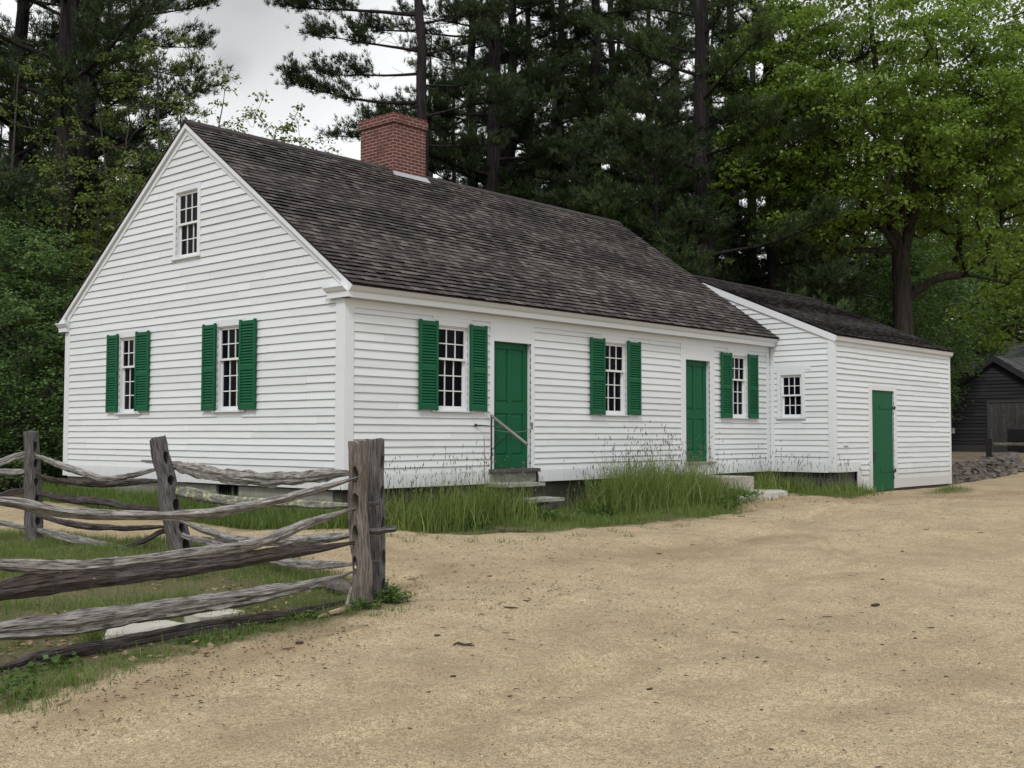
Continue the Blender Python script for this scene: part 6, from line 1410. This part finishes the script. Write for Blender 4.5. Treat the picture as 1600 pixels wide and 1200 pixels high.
for s in (1, -1):
    e_ = hw + .25
    shingles(b, (XB - .22, ap[0] + s * e_, ap[1] - sl * e_ + .03), (1, 0, 0), np.array([0, -s, sl]) / math.hypot(1, sl), 9.6, e_ * math.hypot(1, sl), .22, 60 + s, .2, .45, thin=2, butt=True)
    b.poly([(XB - .2, ap[0] + s * e_, ap[1] - sl * e_ - .03), (XB + 9.3, ap[0] + s * e_, ap[1] - sl * e_ - .03), (XB + 9.3, ap[0], ap[1] - .03), (XB - .2, ap[0], ap[1] - .03), (XB - .2, ap[0] + s * e_, ap[1] - sl * e_ + .02), (XB + 9.3, ap[0] + s * e_, ap[1] - sl * e_ + .02), (XB + 9.3, ap[0], ap[1] + .02), (XB - .2, ap[0], ap[1] + .02)], [(0, 1, 2, 3), (4, 7, 6, 5), (0, 4, 5, 1), (0, 3, 7, 4)], .1)
b.build('roof', MAT['barn_shingle'], bn, recalc=False)
b = MB()
for s in (1, -1):
    e_ = hw + .25; V = []
    for x_ in (XB - .26, XB - .2): V += [(x_, ap[0] + s * e_, ap[1] - sl * e_ + .02), (x_, ap[0], ap[1] + .02), (x_, ap[0], ap[1] - .30), (x_, ap[0] + s * e_, ap[1] - sl * e_ - .26)]
    b.poly(V, [(0, 1, 2, 3), (7, 6, 5, 4), (0, 4, 5, 1), (2, 6, 7, 3), (3, 7, 4, 0)], .3)
b.build('rake_board', MAT['barn_board'], bn)
# rear barn: ridge across, long slope towards us
XC = 64.0; RA = bp(1537, 535, 0, XC + 5.0); yR = RA[1]; zR = RA[2]; EA = bp(1512, 578, 0, XC); slb = (zR - EA[2]) / 5.0
bb = empty('barn', (XC, yR - 6, 0), 'larger dark barn with long shingled roof behind the small barn', 'barn')
b = MB(); shingles(b, (XC, yR + .2, EA[2]), (0, -1, 0), np.array([1, 0, slb]) / math.hypot(1, slb), 16, 5 * math.hypot(1, slb), .3, 71, .3, .6, thin=2, butt=True); shingles(b, (XC + 10, yR + .2, EA[2]), (0, -1, 0), np.array([-1, 0, slb]) / math.hypot(1, slb), 16, 5 * math.hypot(1, slb), .4, 72, .4, .8)
b.prism([(XC, EA[2] - .15), (XC + 5, zR - .15), (XC + 10, EA[2] - .15), (XC + 10, EA[2] - .01), (XC + 5, zR - .01), (XC, EA[2] - .01)], 1, yR - 15.8, yR + .2); b.build('roof', MAT['barn_shingle'], bb, recalc=False)
siding('barn_wall', Frame((XC + .5, 0, 0), (0, 1, 0), (-1, 0, 0)), lambda z: yR - 15.4, lambda z: yR - .1, courses(-.3, EA[2] + .1, lambda z: .2), [], 73, 'barn_board', lip=.03, parent=bb, jit=3)
b = MB(); b.prism([(XC + .52, -.8), (XC + 9.5, -.8), (XC + 9.5, EA[2]), (XC + 5, zR - .2), (XC + .52, EA[2])], 1, yR - 15.5, yR - .1); b.build('barn_wall', MAT['barn_board'], bb)
# sign on the small barn
S0 = bp(1483, 677, 0, XB - .06); S1 = bp(1491.5, 669, 0, XB - .06)
b = MB(FB); b.box(S1[1] + .0, S0[1] + .12, .04, .06, S0[2], S1[2]); sg = b.build('notice_sign', MAT['sash_paint'], None, (XB, S0[1], S0[2])); tag(sg, 'small white notice sign on the dark barn wall beside the wing corner', 'sign')
b = MB(FB)
for i, (a_, c_) in enumerate(((.05, .30), (.08, .26))):
    zc = S1[2] - .09 - i * .09
    for j in range(7): u_ = S1[1] + a_ + (c_ - a_) * j / 7; b.box(u_, u_ + (c_ - a_) / 9, .0605, .063, zc - .018, zc + .018)
b.build('sign_lettering', MAT['black_iron'], sg, recalc=False)
# dry stone wall
W0, W1 = np.array([19.0, -.75]), np.array([29.6, .75]); dst = empty('stone_wall', (*W0, float(gz(*W0))), 'low tumbled dry stone wall running right from the wing corner', 'stone wall')
Rs = np.random.default_rng(33); d_ = W1 - W0; Lw = np.linalg.norm(d_); d_ /= Lw; nrm_ = np.array([d_[1], -d_[0]]); cnt = 0
for row in range(4):
    s = Rs.uniform(0, .2)
    while s < Lw and cnt < 96:
        l = Rs.uniform(.45, 1.25) * (1 if row else 1.1); hgt = Rs.uniform(.11, .19); f = 1 - .35 * s / Lw
        if row >= 3 and Rs.random() < .25: s += l; continue
        c2 = W0 + d_ * (s + l / 2) + nrm_ * (.28 - .08 * row + Rs.normal(0, .05)); zc = float(gz(*c2)) + .07 + row * .155 * f + Rs.normal(0, .02)
        rock('stone', (c2[0], c2[1], zc), (l * 1.08, Rs.uniform(.35, .6), hgt * 1.25), math.atan2(d_[1], d_[0]) + Rs.normal(0, .15), 'field_stone' if Rs.random() < .8 else 'brown_stone', 300 + cnt, parent=dst, rough=.9); s += l * .93; cnt += 1
print('stones', cnt)
rock('boulder', (29.7, .9, float(gz(29.9, .9)) + .34), (1.7, .8, .55), .3, 'field_stone', 399, 'dark boulder at the far right end of the stone wall', 'boulder', rough=.9)
rf = empty('rail_fence', at(1548, 50), 'weathered post and single rail before the small barn doors', 'fence')
pb_ = np.array(at(1546, 50)); b = MB(); b.box(pb_[0] - .08, pb_[0] + .08, pb_[1] - .14, pb_[1] + .14, pb_[2] - .3, pb_[2] + 1.02); b.build('post', MAT['plank_dark'], rf, bevel=.01)
pe = np.array(at(1680, 50)); b = MB(); b.box(pe[0] - .08, pe[0] + .08, pe[1] - .14, pe[1] + .14, pe[2] - .3, pe[2] + 1.02); b.build('post', MAT['plank_dark'], rf, bevel=.01)
beam('rail', [pb_ + [0, 0, .78], (pb_ + pe) / 2 + [0, 0, .76], pe + [0, 0, .79]], [.10, .10, .10], 'lichen_rail', rf, 81, end=.9)
